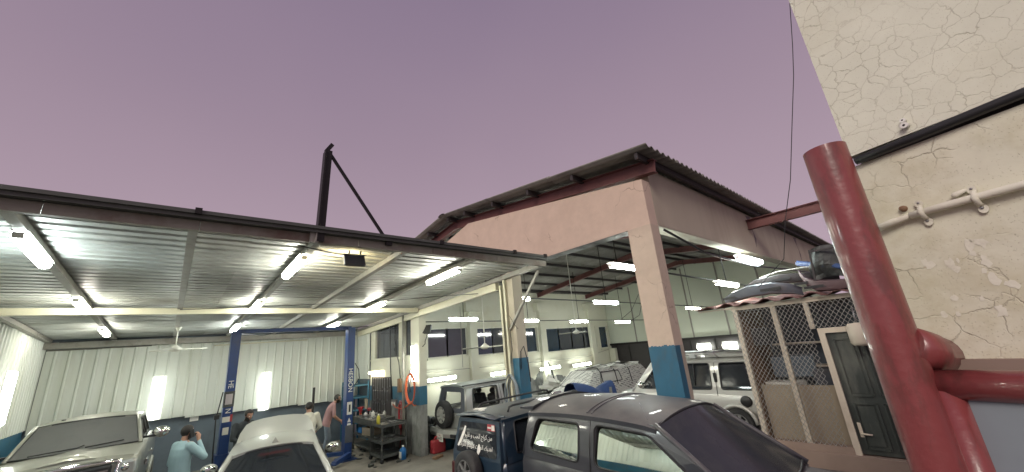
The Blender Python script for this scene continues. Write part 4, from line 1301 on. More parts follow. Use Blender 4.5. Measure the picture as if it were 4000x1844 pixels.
# hoses on the column
oh_ = thing('air_hose', 'coiled orange air hose hung on the concrete column', 'hose', (5.33, 10.8, 1.9))
b = MB()
for q in range(3):
    b.tube([(0 - .015 * q, .26 * math.cos(a) * (1 + .05 * q), -.12 + .40 * math.sin(a) - .02 * q) for a in [2 * math.pi * k / 22 for k in range(22)]], .018, 6, closed=True)
b.tube([(0, .05, -.5), (0, .2, -.62), (-.02, .55, -.72), (-.02, .95, -.70), (-.01, 1.2, -.62)], .016, 6); b.tube([(0, .0, -.5), (0, -.2, -.6), (0, -.3, -.58)], .016, 6)
b.build('coil', 'orange_hose', oh_)
b = MB(); b.box((.0, -.02, .25), (.06, .1, .35)); b.tube([(0, .02, .3), (-.05, .02, .1), (-.04, -.02, -.25)], .03, 7); b.build('hook', 'iron_tool', oh_)
rh = thing('air_hose', 'bundle of red hose hanging beside the downpipe', 'hose', (5.36, 11.5, 1.2))
b = MB()
for q in range(5):
    b.tube([(-.02 * (q % 2), (.10 + .012 * q) * math.cos(a), -.2 + (.34 + .015 * q) * math.sin(a)) for a in [2 * math.pi * k / 16 for k in range(16)]], .016, 6, closed=True)
b.tube([(0, -.02, -.4), (-.05, -.08, -.8), (-.05, .0, -1.15)], .015, 6)
b.build('coil', 'red_plastic', rh)
b = MB(); b.box((-.03, -.06, .1), (.05, .06, .2)); b.build('hook', 'iron_tool', rh)
sb = thing('socket_box', 'grey socket box with switches on the side wall right of the spanners', 'socket', (5.40, 12.05, 1.28))
part_box('case', (-.03, -.16, -.1), (.03, .16, .12), 'iron_tool', sb); part_box('switch', (-.045, -.11, -.05), (-.03, -.03, .05), 'white_plastic', sb); part_box('switch', (-.045, .05, -.05), (-.03, .13, .05), 'white_plastic', sb)
b = MB()
b.tube([(5.38, 12.35, 3.75), (5.385, 12.33, 2.4), (5.39, 12.2, 1.4)], .018, 6); b.tube([(5.37, 11.9, 3.8), (5.35, 11.95, 3.2), (5.37, 11.85, 2.75), (5.38, 11.7, 2.5), (5.40, 11.62, 1.95)], .012, 6); b.tube([(5.37, 11.7, 3.8), (5.36, 11.85, 3.3), (5.37, 11.82, 2.72)], .012, 5)
tag(b.build('cable', 'black_plastic'), 'black cables hanging down in front of the side window', 'cable')
b = MB(); b.box((5.33, 11.55, 1.62), (5.43, 11.72, 2.02), bev=.02); tag(b.build('junction_box', 'wood_brown'), 'brown box on the wall left of the orange hose', 'box')
jc = thing('jerry_can', 'red plastic jerry can on the floor behind the wide column', 'jerry can', (5.95, 10.42, 0))
b = MB(); b.box((-.2, -.11, 0), (.2, .11, .34), bev=.04); b.build('can_body', 'red_plastic', jc); b = MB(); b.tube([(-.12, 0, .33), (-.08, 0, .41), (.1, 0, .41), (.14, 0, .33)], .018, 6); b.build('handle', 'red_plastic', jc)
b = MB(); b.box((5.5, 9.84, 0), (5.8, 9.98, .07), rot=Matrix.Rotation(.3, 3, 'Z'), bev=.02); tag(b.build('wheel_chock', 'wood_brown'), 'small brown chock on the floor at the column foot', 'chock')
pr_ = thing('pry_bar_stand', 'black upright bar leaning near the man in the white shirt', 'bar', (3.2, 12.6, 0))
b = MB(); b.tube([(0, 0, .0), (.02, .05, 2.02)], .035, 8); b.build('bar', 'black_steel', pr_); b = MB(); b.tube([(.03, -.03, 1.25), (.12, -.06, 1.1), (.16, -.05, .95)], .045, 7); b.build('clamp', 'iron_tool', pr_)
b = MB(); b.bar((.6, 9.3, .36), (1.1, 13.0, .30), .09, .05); b.bar((.6, 9.3, 0), (.6, 9.3, .36), .05, .05, upv=(1, 0, 0)); b.bar((1.1, 12.95, 0), (1.1, 12.95, .30), .05, .05, upv=(1, 0, 0)); tag(b.build('plank', 'cardboard'), 'pale plank resting low behind the man with the phone', 'plank')
sw = thing('wall_switch', 'white switch box on the slate wall above the man with the phone', 'switch', (.72, 15.53, 1.42))
part_box('case', (-.10, -.03, -.06), (.10, 0, .06), 'white_plastic', sw); part_box('lamp', (-.03, -.03, .10), (.05, 0, .22), 'red_lens', sw)

# ================================================================== RIGHT BUILDING, RED PIPE, GATE
WA = RAD(15)
WD = Vector((math.sin(WA), math.cos(WA), 0)); WN = Vector((-WD.y, WD.x, 0)); W0 = Vector((1.95, .10, 0))


def W(s, off, z):
    return W0 + WD * s + WN * off + Vector((0, 0, z))


def wbox(mb, s0, s1, o0, o1, z0, z1):
    vs = [W(s, o, z) for z in (z0, z1) for s, o in ((s0, o0), (s1, o0), (s1, o1), (s0, o1))]
    mb.add(vs, [(0, 3, 2, 1), (4, 5, 6, 7), (0, 1, 5, 4), (1, 2, 6, 5), (2, 3, 7, 6), (3, 0, 4, 7)])


rb = thing('old_building', 'cream plastered old building wall with fine cracks, close on the right', 'building')
b = MB(); wbox(b, -4.0, 0.0, -.45, 0.0, 3.262, 6.2); b.build('upper_wall', 'cracked_plaster', rb)
b = MB()
# lower wall with a crumbling edge
nz = 40
edge = [(.012 - abs(rnd.gauss(0, .004)) - (.014 if i in (18, 19, 20, 21, 24, 25) else 0)) for i, z in enumerate(range(nz + 1))]
zs = [0.0 + 3.222 * i / nz for i in range(nz + 1)]
vs = [W(-4.0, -.012, z) for z in zs] + [W(e_, -.012, z) for e_, z in zip(edge, zs)] + [W(e_ - .004, -.45, z) for e_, z in zip(edge, zs)]
b.add(vs, [(i, nz + 1 + i, nz + 2 + i, i + 1) for i in range(nz)] + [(nz + 1 + i, 2 * nz + 2 + i, 2 * nz + 3 + i, nz + 2 + i) for i in range(nz)])
b.build('lower_wall', 'stained_plaster', rb)
b = MB(); wbox(b, -4.0, -.02, -.45, -.03, 3.2, 3.28); b.build('joint', 'purlin_dark', rb)
b = MB(); wbox(b, -4.0, -.055, -.012, .02, 2.40, 2.488); b.build('ledge', 'plinth_render', rb)
pl_ = MB()
for k in range(22):                       # flakes of newer render
    s, z = rnd.uniform(-.30, -.05), rnd.uniform(2.56, 2.86); w = rnd.uniform(.004, .018)
    pts = [(s + w * math.cos(a) * rnd.uniform(.4, 1.2), z + w * 1.3 * math.sin(a) * rnd.uniform(.5, 1.2)) for a in [2 * math.pi * i / 9 for i in range(9)]]
    pl_.panel(pts, [], lambda u, v, d, k=k: W(u, -.0112 + .0002 * (k % 4), v))
tag(pl_.build('render_patch', 'flaked_plaster', rb), kind='stuff')
# black cable strip, conduit, small sensor: fixed to the wall, things of their own
b = MB(); b.tube([W(-.018, .004, 3.236), W(-.2, .006, 3.240), W(-.45, .004, 3.249), W(-1.5, .004, 3.275)], .0165, 8)
tag(b.build('cable', 'black_plastic'), 'thick black cable along the step in the cream wall', 'cable')
cd = thing('conduit', 'painted cream conduit clamped to the cracked wall', 'conduit', W(-.2, 0, 2.975))
of = cd.location
b = MB(); b.tube([W(-.105, .010, 2.974) - of, W(-.2, .012, 2.978) - of, W(-.37, .012, 2.981) - of, W(-1.2, .012, 3.0) - of], .0125, 10); b.build('pipe_length', 'flaked_plaster', cd)
b = MB(); b.tube([W(-.015, .012, 2.958) - of, W(-.06, .012, 2.967) - of, W(-.112, .009, 2.975) - of], [.013, .0128, .0075], 8); b.build('broken_piece', 'flaked_plaster', cd)
for s in (-.136, -.262):
    b = MB()
    b.tube([W(s - .002, -.008, 2.952) - of, W(s, .010, 2.960) - of, W(s, .027, 2.977) - of, W(s, .010, 2.995) - of, W(s + .002, -.008, 3.0) - of], .008, 6)
    for k, dz in ((1, .032), (-1, -.036)):
        vs = [W(s + .011 * math.cos(a) + .003 * k, -.007, 2.977 + dz + .014 * math.sin(a)) - of for a in [2 * math.pi * i / 12 for i in range(12)]]
        vt = [v + WN * .006 for v in vs]
        b.add(vs + vt, [tuple(range(12)), tuple(range(12, 24))] + [(i, (i + 1) % 12, 12 + (i + 1) % 12, 12 + i) for i in range(12)])
    sd = b.build('saddle_clamp', 'flaked_plaster', cd)
    b = MB(); b.ball(W(s - .001, -.001, 2.945) - of, (.005, .005, .005), 8, 5); b.ball(W(s + .003, -.001, 3.012) - of, (.004, .004, .004), 8, 5); b.build('screw', 'iron_tool', sd)
b = MB(); b.tube([W(-.248, -.004, 3.014), W(-.222, .004, 3.005), W(-.215, .004, 3.003)], [.006, .010, .006], 8); tag(b.build('wall_plug', 'flaked_plaster'), 'broken pale plug above the conduit on the cracked wall', 'plug')
b = MB(); b.lathe([(.001, .006), (.010, .005), (.012, -.012)], W(-.09, 0, 3.008) - WN * .004, WN, 9); tag(b.build('bolt', 'wood_brown'), 'rusty bolt head in the cracked wall above the conduit', 'bolt')
se = thing('sensor', 'small white plastic sensor on the upper cracked wall', 'sensor', W(-.183, 0, 3.30))
b = MB(); b.tube([(0, 0, -.008), Vector(WN) * .022 + Vector((0, 0, -.008))], .011, 12); b.tube([(0, 0, .012), Vector(WN) * .016 + Vector((0, 0, .014))], .008, 10); b.build('case', 'white_plastic', se)
b = MB(); b.tube([Vector(WN) * .0221 + Vector((0, 0, -.008)), Vector(WN) * .0225 + Vector((0, 0, -.008))], .004, 8); b.tube([Vector(WN) * .0161 + Vector((0, 0, .014)), Vector(WN) * .0165 + Vector((0, 0, .014))], .003, 8); b.build('hole', 'black_plastic', se)

PX = Vector((1.774, .148, 0))
pp_ = thing('pipe_post', 'thick glossy red steel pipe standing by the landing', 'pipe', (PX.x, PX.y, 1.25))
b = MB(); b.lathe([(.0655, 0), (.0655, 2.015), (.060, 2.015), (.060, 1.2)], (0, 0, 0), (0, 0, 1), 36); b.build('pipe', 'red_gloss', pp_, autosmooth=40)
b = MB()
a0 = W(-.035, .10, 2.575) - pp_.location
b.tube([Vector((.0, -.02, 1.30)), Vector((.05, -.06, 1.275)), W(-.024, .055, 2.505) - pp_.location, W(-.030, -.012, 2.50) - pp_.location], [.064, .064, .064, .064], 20)
b.build('elbow_stub', 'red_gloss', pp_)
gt = thing('gate', 'red tubular steel gate with a grey panel, beside the red pipe', 'gate', W(-.06, .15, 1.25))
go = gt.location
b = MB(); b.tube([W(-.045, .15, 2.428) - go, W(-.45, .15, 2.428) - go, W(-1.3, .15, 2.428) - go], .043, 20); b.build('top_rail', 'red_gloss', gt)
for q in (-.066, -1.25):
    b = MB(); b.tube([W(q, .15, 1.35) - go, W(q, .15, 2.44) - go], .041, 20); b.build('stile', 'red_gloss', gt)
b = MB(); b.tube([W(-.066, .15, 1.42) - go, W(-1.25, .15, 1.42) - go], .03, 16); b.build('bottom_rail', 'red_gloss', gt)
b = MB()
vs = [W(s, o, z) - go for z in (1.42, 2.41) for s, o in ((-.095, .146), (-1.22, .146), (-1.22, .154), (-.095, .154))]
b.add(vs, [(0, 3, 2, 1), (4, 5, 6, 7), (0, 1, 5, 4), (1, 2, 6, 5), (2, 3, 7, 6), (3, 0, 4, 7)]); b.build('infill_panel', 'gate_panel', gt)
for z in (1.55, 2.20):
    b = MB(); b.tube([W(-.036, .135, z) - go, W(-.036, .135, z + .09) - go], .016, 10); b.build('hinge', 'red_gloss', gt)
b = MB(); b.tube([(6.85, .35, 7.6), (6.9, .5, 6.9), (6.97, .62, 6.43), (6.96, .85, 5.6), (7.05, 1.09, 4.81), (7.0, 1.3, 4.2), (7.0, 1.47, 3.6), (7.3, 2.0, 3.25)], .006, 5)
tag(b.build('overhead_wire', 'black_plastic'), 'thin wavy wire hanging against the sky left of the old building', 'wire')

# ================================================================== KIOSK
kk = thing('kiosk', 'small kiosk behind chain link mesh with a dark panelled door', 'kiosk', (8.6, 0, 0.25))
part_box('plinth', (-.12, -1.6, 0), (1.6, 2.95, .25), 'plinth_render', kk)
part_box('sill_block', (-.06, 1.62, .25), (.10, 2.93, .36), 'plinth_render', kk)
part_box('top_beam', (-.05, -1.6, 2.72), (.05, 2.93, 2.80), 'kiosk_frame', kk)
for y in (2.88, 2.21):
    part_box('post', (-.035, y - .04, .36), (.045, y + .04, 2.72), 'kiosk_frame', kk)
part_box('post', (-.035, 1.655, 2.25), (.045, 1.725, 2.72), 'kiosk_frame', kk)
b = MB(); b.panel([(.62, .25), (.71, .25), (.71, 2.165), (1.535, 2.165), (1.535, .25), (1.625, .25), (1.625, 2.25), (.62, 2.25)], [], lambda u, v, d: (-.05 + d, u, v), .12); b.build('door_frame', 'kiosk_frame', kk)
dl = part_box('door', (-.005, .71, .27), (.045, 1.535, 2.165), 'door_green', kk)
b = MB()
for (y0, y1, z0, z1) in ((.80, 1.08, 1.15, 2.05), (1.17, 1.45, 1.15, 2.05), (.80, 1.08, .36, 1.03), (1.17, 1.45, .36, 1.03)):
    for p0, p1 in (((y0, z0), (y1, z0)), ((y0, z1), (y1, z1)), ((y0, z0), (y0, z1)), ((y1, z0), (y1, z1))):
        b.bar((-.014, *p0), (-.014, *p1), .03, .026, upv=(1, 0, 0))
b.build('moulding', 'door_green', dl)
for (y0, y1, z0, z1) in ((.84, 1.04, 1.19, 2.01), (1.21, 1.41, 1.19, 2.01), (.84, 1.04, .40, .99), (1.21, 1.41, .40, .99)):
    part_box('raised_panel', (-.016, y0, z0), (-.004, y1, z1), 'door_green', dl)
b = MB(); b.box((-.03, 1.44, .52), (-.005, 1.49, .74), bev=.008); b.tube([(-.05, 1.465, .58), (-.06, 1.40, .575), (-.055, 1.33, .57)], .014, 8); b.tube([(-.01, 1.465, .58), (-.05, 1.465, .58)], .016, 8); b.build('handle', 'kiosk_frame', dl)
part_box('side_wall', (.06, 2.84, .25), (1.55, 2.92, 2.72), 'wood_brown', kk)
part_box('back_wall', (1.5, -1.6, .25), (1.58, 2.84, 2.72), 'slate_paint', kk)
part_box('floor_board', (.05, -1.6, .25), (1.5, 2.84, .28), 'plinth_render', kk)
part_box('ceiling_board', (.06, -1.6, 2.70), (1.5, 2.84, 2.735), 'purlin_dark', kk)
part_box('near_wall', (.06, -1.6, .25), (1.5, -1.5, 2.7), 'kiosk_frame', kk)
part_box('low_board', (.16, 1.55, .28), (.19, 2.8, 1.28), 'cardboard', kk)
b = MB()
dy, dz = .037, .05


def link(y0, y1, z0, z1):
    n_ = int((y1 - y0) / dy); m_ = int((z1 - z0) / dz)
    for i in range(n_):
        pts = []
        for j in range(m_ + 1):
            o_ = (i + j) % 2
            pts.append((-.062 + .004 * ((i + j) % 2) + .006 * math.sin(j * .21 + i * .13), y0 + (i + o_) * dy + .004 * math.sin(j * .3), z0 + j * dz))
        b.tube(pts, .0052, 4, cap=False)


link(1.70, 2.93, .36, 2.74)
link(.1, 1.70, 2.26, 2.74)
mo = b.build('mesh_netting', 'wire_mesh', kk); tag(mo, kind='stuff')
b = MB()
NW = 60
vs, vt = [], []
for i in range(NW + 1):
    y = 3.60 - i * (5.3 / NW)
    h = .075 * (0.5 + 0.5 * math.sin(y * 2 * math.pi / .36)) + .012 * math.sin(y * 9)
    for x, dzz in ((-.20, 0), (.5, .04), (1.75, .16)):
        vs.append((x + .02 * math.sin(y * 5), y, 2.80 + h + dzz - .03 * max(0, (y - 3.1))))
for i in range(NW):
    for j in range(2):
        a = i * 3 + j
        b.f.append((a, a + 1, a + 4, a + 3)); b.s.append(True); b.mi.append(0)
b.v = [tuple(v) for v in vs]
n0 = len(b.v)
b.v += [(x, y, z - .012) for x, y, z in vs]
for i in range(NW):
    for j in range(2):
        a = n0 + i * 3 + j
        b.f.append((a, a + 1, a + 4, a + 3)); b.s.append(True); b.mi.append(0)
    a = i * 3; b.f.append((a, a + 3, n0 + a + 3, n0 + a)); b.s.append(False); b.mi.append(0)
b.build('roof_sheet', 'red_roofing', kk)
b = MB(); b.bar((-.06, 3.58, 2.765), (-.06, -1.5, 2.80), .03, .025); b.build('eave_strip', 'kiosk_frame', kk)
# things stored behind the mesh
for i, (lo, hi, mt, nm, lb) in enumerate((
        ((8.95, 2.25, .56), (9.5, 2.75, 1.55), 'paper_white', 'carton', 'tall pale carton behind the mesh at the left of the kiosk'),
        ((8.85, 1.72, .53), (9.3, 2.12, 1.12), 'cardboard', 'carton', 'low brown carton behind the mesh next to the door'),
        ((9.3, 1.65, 1.1), (9.8, 2.05, 1.75), 'bumper_grey', 'crate', 'grey crate stacked inside the kiosk behind the brown carton'),
        ((9.25, 2.0, 1.62), (9.75, 2.7, 2.0), 'slate_paint', 'crate', 'slate blue crate on top of the pale carton in the kiosk'),
        ((8.88, 2.5, 2.25), (8.98, 2.78, 2.6), 'black_plastic', 'meter_box', 'black meter box high on the kiosk side wall'))):
    b = MB(); b.box(lo, hi, rot=Matrix.Rotation(.12 * (i - 1.5), 3, 'Z'), bev=.01); tag(b.build(nm, mt), lb, nm.replace('_', ' '))
for k in range(3):
    b = MB(); b.box((9.75, -1.3, 1.30 + .45 * k), (10.08, 2.7, 1.33 + .45 * k)); tag(b.build('shelf_board', 'kiosk_frame'), ['lowest', 'middle', 'topmost'][k] + ' shelf board on the kiosk back wall', 'shelf')
drm = thing('float_drum', 'cream rusty drum hanging by the kiosk door frame', 'drum', (8.42, 1.06, 2.18))
b = MB(); b.lathe([(.001, 0), (.12, .01), (.15, .06), (.15, .30), (.12, .36), (.001, .37)], (0, 0, 0), (0, 0, 1), 18); b.build('shell', 'kiosk_frame', drm)
b = MB(); b.tube([(0, 0, .36), (.05, 0, .62)], .012, 6); b.build('hanger', 'iron_tool', drm)


# bumpers dumped on the kiosk roof
def bumper(label, ctrl, h, d, mat, dirn=1):
    t_ = thing('car_bumper', label, 'car bumper', ctrl[len(ctrl) // 2])
    o_ = Vector(ctrl[len(ctrl) // 2])
    b_ = MB(); rings = []
    for i, p in enumerate(ctrl):
        p = Vector(p) - o_; q = i / (len(ctrl) - 1); s = 1 - .35 * abs(2 * q - 1) ** 2
        rings.append([p + Vector((-d * .1, 0, h * .5 * s)), p + Vector((-d * .9, 0, h * .38 * s)), p + Vector((-d, 0, 0)), p + Vector((-d * .85, 0, -h * .4 * s)), p + Vector((-d * .1, 0, -h * .5 * s)), p + Vector((0, 0, -h * .45 * s)), p + Vector((-d * .6, 0, -h * .3 * s)), p + Vector((-d * .75, 0, 0)), p + Vector((-d * .6, 0, h * .28 * s)), p + Vector((0, 0, h * .44 * s))])
    b_.loft(rings, True, True)
    b_.build('skin', mat, t_, autosmooth=50)
    for q in (.25, .7):
        b_ = MB()
        p = Vector(ctrl[int(q * (len(ctrl) - 1))]) - o_
        b_.bar(p + Vector((-d * 1.01, -.18, -h * .1)), p + Vector((-d * 1.01, .18, -h * .1)), .02, h * .22)
        b_.build('grille_slot', 'black_plastic', t_)
    return t_


bumper('grey blue car bumper lying along the wavy red kiosk roof', [(9.1, 3.16, 3.22), (8.95, 2.95, 3.27), (8.88, 2.6, 3.33), (8.88, 2.2, 3.33), (8.95, 1.9, 3.27), (9.1, 1.75, 3.2)], .24, .12, 'bumper_grey')
bumper('dark bumper lying behind the grey blue one on the kiosk roof', [(9.5, 3.0, 3.37), (9.35, 2.6, 3.50), (9.3, 2.1, 3.52), (9.35, 1.6, 3.47), (9.5, 1.2, 3.37)], .20, .12, 'purlin_dark')
bumper('maroon bumper end curling up beside the red pipe on the kiosk roof', [(9.1, 1.72, 3.55), (9.0, 1.64, 3.36), (8.95, 1.5, 3.26), (8.92, 1.2, 3.22), (8.92, .7, 3.22)], .22, .12, 'bumper_maroon')
ep = thing('engine_cover', 'crumpled black car part hanging at the broken end of the fascia', 'car part', (9.0, 1.2, 3.65))
b = MB()
b.grid(lambda u, v: (.06 * math.sin(9 * u + 4 * v) + .05 * math.cos(7 * v) - .03, .30 - .85 * u + .05 * math.sin(5 * v), -.30 + .58 * v + .06 * math.sin(6 * u)), 10, 8, False)
b.build('shell', 'grease_steel', ep)
b = MB(); b.bar((-.1, .25, .25), (-.12, -.6, .22), .05, .03); b.bar((-.1, .24, .28), (-.1, .30, -.4), .04, .03); b.bar((-.1, -.25, .2), (-.14, -.2, -.35), .05, .04); b.build('bracket', 'purlin_dark', ep)
b = MB(); b.tube([(9.4, 2.5, 3.62), (9.3, 2.1, 3.68), (9.25, 1.3, 3.66), (9.2, .6, 3.62)], .010, 8); tag(b.build('plastic_pipe', 'white_plastic'), 'thin white plastic pipe lying on the kiosk roof junk', 'pipe')
b = MB(); b.tube([(9.1, 1.72, 3.75), (8.95, 1.3, 3.62), (8.9, .7, 3.40), (8.9, .2, 3.3)], .05, 10); tag(b.build('plastic_pipe', 'tarp_blue'), 'blue plastic pipe sloping over the maroon bumper', 'pipe')

# ================================================================== CARS
# dark grey two door off-roader, nearest
grey, gside, groof_ = car(dict(
    name='parked_car', label='dusty dark grey two door off roader nearest the camera, beside the corner pillar', cat='car', loc=(4.57, 2.78, 0.25), heading=-93.5, scale=.90,
    paint='grey_paint', side_glass='mirror_film', ws_glass='windscreen_glass', rear_glass='tint_glass',
    stations=[(-1.92, .72, .42, .7, .98, .0), (-1.86, .86, .34, .7, 1.04, .01), (-1.2, .90, .30, .72, 1.06, .01), (0, .91, .30, .72, 1.06, .01), (1.0, .91, .30, .72, 1.06, .02), (1.35, .90, .32, .72, 1.04, .05), (1.9, .88, .36, .7, 1.00, .05), (2.22, .82, .40, .66, .92, .03), (2.34, .70, .45, .62, .78, .0)],
    zb=1.06, zr=1.66, wb=.865, wr=.735, xr=-1.80, xf=1.46, xrr=-1.68, xrf=.55, roof_crown=.12, roof_arc=.05, roof_ribs=[-.42, -.50], win_r=.09, ws_bulge=.14,
    windows=[[(-1.64, 1.14), (-.62, 1.12), (-.62, 1.58), (-1.50, 1.58)], [(-.35, 1.11), (1.14, 1.11), (.90, 1.27), (.46, 1.56), (-.35, 1.59)]],
    seams=[-.42], sill=.4, mirror=(.98, 1.02, 1.10), mirror_mat='black_plastic', wheels=[(-1.25, .36, .24), (1.42, .36, .24)], track=.72))
b = MB()
b.loft([[(-1.62, y, z + .055), (-1.93, y * 1.02, z + .03), (-1.95, y * 1.02, z + .005), (-1.64, y, z)] for y, z in ((-.73, 1.68), (-.35, 1.76), (0, 1.78), (.35, 1.76), (.73, 1.68))], True, True)
b.build('spoiler', 'grey_paint', grey, autosmooth=40)
b = MB(); b.box((-1.86, -.10, 1.82), (-1.80, .10, 1.85), bev=.01); b.build('brake_lamp', 'chrome', grey)
b = MB()
for s in (1, -1):
    b.box((2.18, s * .62 - .16, .70), (2.34, s * .62 + .16, .86), bev=.03)
b.build('headlight', 'clear_lens', grey)
for s in (1, -1):
    b = MB(); b.box((-.36, s * .925 - .02, .92), (-.18, s * .925 + .02, .955), bev=.01); b.build('door_handle', 'grey_paint', grey)
b = MB()
for t_ in (.25, -.28):
    b.tube([(1.40, t_ - .15, 1.085), (1.33, t_ + .28, 1.115), (1.30, t_ + .38, 1.14)], .010, 5)
b.build('wiper', 'black_plastic', grey)
b = MB(); b.tube([Vector(groof_(.62, .55)) + Vector((0, 0, .006)), Vector(groof_(.80, .25)) + Vector((0, 0, .006)), Vector(groof_(.93, .06)) + Vector((0, 0, .006))], .0035, 4)
b.build('roof_wire', 'iron_tool', grey)

# black off-roader with the writing on its rear door
blk, bside, broof = car(dict(
    name='parked_car', label='navy black off roader with white writing on its rear door and roof rails', cat='car', loc=(5.30, 5.27, 0.25), heading=.7, scale=.86,
    paint='navy_paint', side_glass='tint_glass', ws_glass='windscreen_glass', rear_glass=None,
    stations=[(-1.92, .70, .40, .7, .96, .0), (-1.86, .76, .34, .7, 1.0, .01), (-1.0, .78, .30, .72, 1.02, .01), (0, .78, .30, .72, 1.02, .01), (.9, .78, .30, .72, 1.02, .02), (1.2, .77, .32, .72, 1.0, .05), (1.7, .75, .36, .7, .96, .05), (1.9, .66, .40, .66, .88, .02)],
    zb=1.0, zr=1.64, wb=.745, wr=.60, xr=-1.86, xf=1.22, xrr=-1.76, xrf=.70, roof_crown=.05, roof_arc=.02, win_r=.07,
    windows=[[(-1.62, 1.08), (-.95, 1.08), (-.95, 1.56), (-1.55, 1.56)], [(-.82, 1.08), (-.02, 1.08), (-.02, 1.57), (-.82, 1.57)], [(.08, 1.08), (.95, 1.08), (.58, 1.57), (.08, 1.57)]],
    seams=[-.88, .03], mirror=(.95, .88, 1.08), wheels=[(-1.15, .36, .2), (1.2, .36, .2)], track=.62))
b = MB()
# rear door skin: flat panel flush with the tail, dark glass above
b.panel(round_poly([(-.70, .52), (.70, .52), (.70, 1.0), (.60, 1.60), (-.60, 1.60), (-.70, 1.0)], .05), [], lambda u, v, d: (-1.945 + .10 * max(0, (v - 1.0)) / .6 * 1 + d, u, v), .06)
b.build('rear_door', 'navy_paint', blk)
b = MB()
b.panel(round_poly([(-.60, 1.04), (.60, 1.04), (.53, 1.54), (-.53, 1.54)], .06), [], lambda u, v, d: (-1.951 + .10 * (v - 1.0) / .6 + d, u, v), .004)
rw_ = b.build('rear_window', 'tint_glass', blk)
sl = Vector((.10, 0, .6)).normalized()


def rear_m(y, z):
    return basis((-1.956 + .10 * (z - 1.0) / .6, y, z), (0, -1, 0), sl)


L1 = '\ufeee\ufef4\ufee0\ufecf \ufeed \ufe90\ufea4\ufedf\ufe8d \ufe9d\ufe8d\ufeae\ufedb \ufee6\ufee3'
L2 = '\ufea9\ufe8d\ufeae\ufed0\ufedf\ufe8d \ufee2\ufeb3\ufeee\ufee3 \ufe95\ufeee\ufee4\ufedf\ufe8d \ufeda\ufbfe\ufea9\ufeeb\ufe8d'
text_mesh('lettering', L1, .105, 'white_plastic', rw_, rear_m(-.05, 1.33), .001, 0, .92)
text_mesh('lettering', L2, .098, 'white_plastic', rw_, rear_m(-.0, 1.17), .001, 0, .95)
b = MB()
for pts in ([(.52, 1.12), (.45, 1.20), (.36, 1.34), (.33, 1.46), (.37, 1.47), (.43, 1.36), (.50, 1.24), (.56, 1.14)], [(-.10, 1.05), (-.15, 1.12), (-.13, 1.2), (-.09, 1.22), (-.06, 1.16), (-.05, 1.08)]):
    b.panel(pts, [], lambda u, v, d: (-1.9565 + .10 * (v - 1.0) / .6, u, v))
b.build('painted_stroke', 'white_plastic', rw_)
b = MB(); b.panel([(-.30, 1.44), (-.52, 1.44), (-.50, 1.54), (-.30, 1.54)], [], lambda u, v, d: (-1.957 + .10 * (v - 1.0) / .6, u, v)); stk = b.build('sticker', 'red_plastic', rw_)
b = MB(); b.panel([(-.42, 1.45), (-.51, 1.45), (-.495, 1.53), (-.42, 1.53)], [], lambda u, v, d: (-1.9585 + .10 * (v - 1.0) / .6, u, v)); b.panel([(-.31, 1.475), (-.41, 1.475), (-.41, 1.50), (-.31, 1.50)], [], lambda u, v, d: (-1.9585 + .10 * (v - 1.0) / .6, u, v)); b.build('print', 'paper_white', stk)
wheel(blk, 'spare_wheel', (-2.06, .06, .80), .33, .20, 1, 6, 'alloy', (-1, 0, 0))
b = MB(); b.box((-1.98, -.72, .50), (-1.84, -.60, .86), bev=.02); b.box((-1.98, .60, .50), (-1.84, .72, .86), bev=.02); b.build('tail_lamp', 'red_lens', blk)
b = MB(); b.box((-2.02, -.76, .34), (-1.84, .76, .52), bev=.04); b.build('bumper', 'black_plastic', blk)
for s in (1, -1):
    b = MB()
    b.tube([(-1.50, s * .44, 1.68), (-1.46, s * .44, 1.755), (-1.38, s * .44, 1.775), (.35, s * .44, 1.79), (.48, s * .44, 1.77), (.52, s * .44, 1.70)], .020, 8)
    b.build('roof_rail', 'black_plastic', blk)
b = MB(); b.loft([[(-1.70, y, z), (-1.92, y, z - .02), (-1.93, y, z - .04), (-1.72, y, z - .05)] for y, z in ((-.6, 1.665), (0, 1.71), (.6, 1.665))], True, True); b.build('spoiler', 'navy_paint', blk)
b = MB(); b.box((-1.62, .18, 1.70), (-1.5, .42, 1.715), rot=Matrix.Rotation(.6, 3, 'Z')); b.box((-1.7, .05, 1.705), (-1.62, .2, 1.716), rot=Matrix.Rotation(-.3, 3, 'Z')); b.build('roof_flake', 'paper_white', blk)

# silver off-roader behind it, spare wheel on the tail gate, see-through cabin
jp, jside, jroof = car(dict(
    name='parked_car', label='silver off roader with a spare wheel on its tail gate, parked behind the wide column', cat='car', loc=(7.88, 10.20, 0), heading=1.0, scale=1.0,
    paint='silver_paint', side_glass='tint_glass', ws_glass='windscreen_glass', rear_glass=None,
    stations=[(-1.62, .70, .50, .75, .98, .0), (-1.58, .76, .46, .75, 1.02, .01), (-.8, .78, .42, .75, 1.03, .01), (0, .78, .42, .75, 1.03, .01), (.7, .78, .42, .75, 1.03, .02), (.95, .76, .42, .75, 1.02, .03), (1.6, .72, .46, .75, 1.0, .03), (1.75, .66, .5, .72, .92, .0)],
    zb=1.02, zr=1.69, wb=.755, wr=.62, xr=-1.60, xf=.82, xrr=-1.50, xrf=.50, roof_crown=.04, roof_arc=.015, win_r=.05,
    windows=[], seams=[-.30], wheels=[(-1.05, .38, .22), (1.1, .38, .22)], track=.62, arch='black_plastic', mirror=(.72, .92, 1.12)))
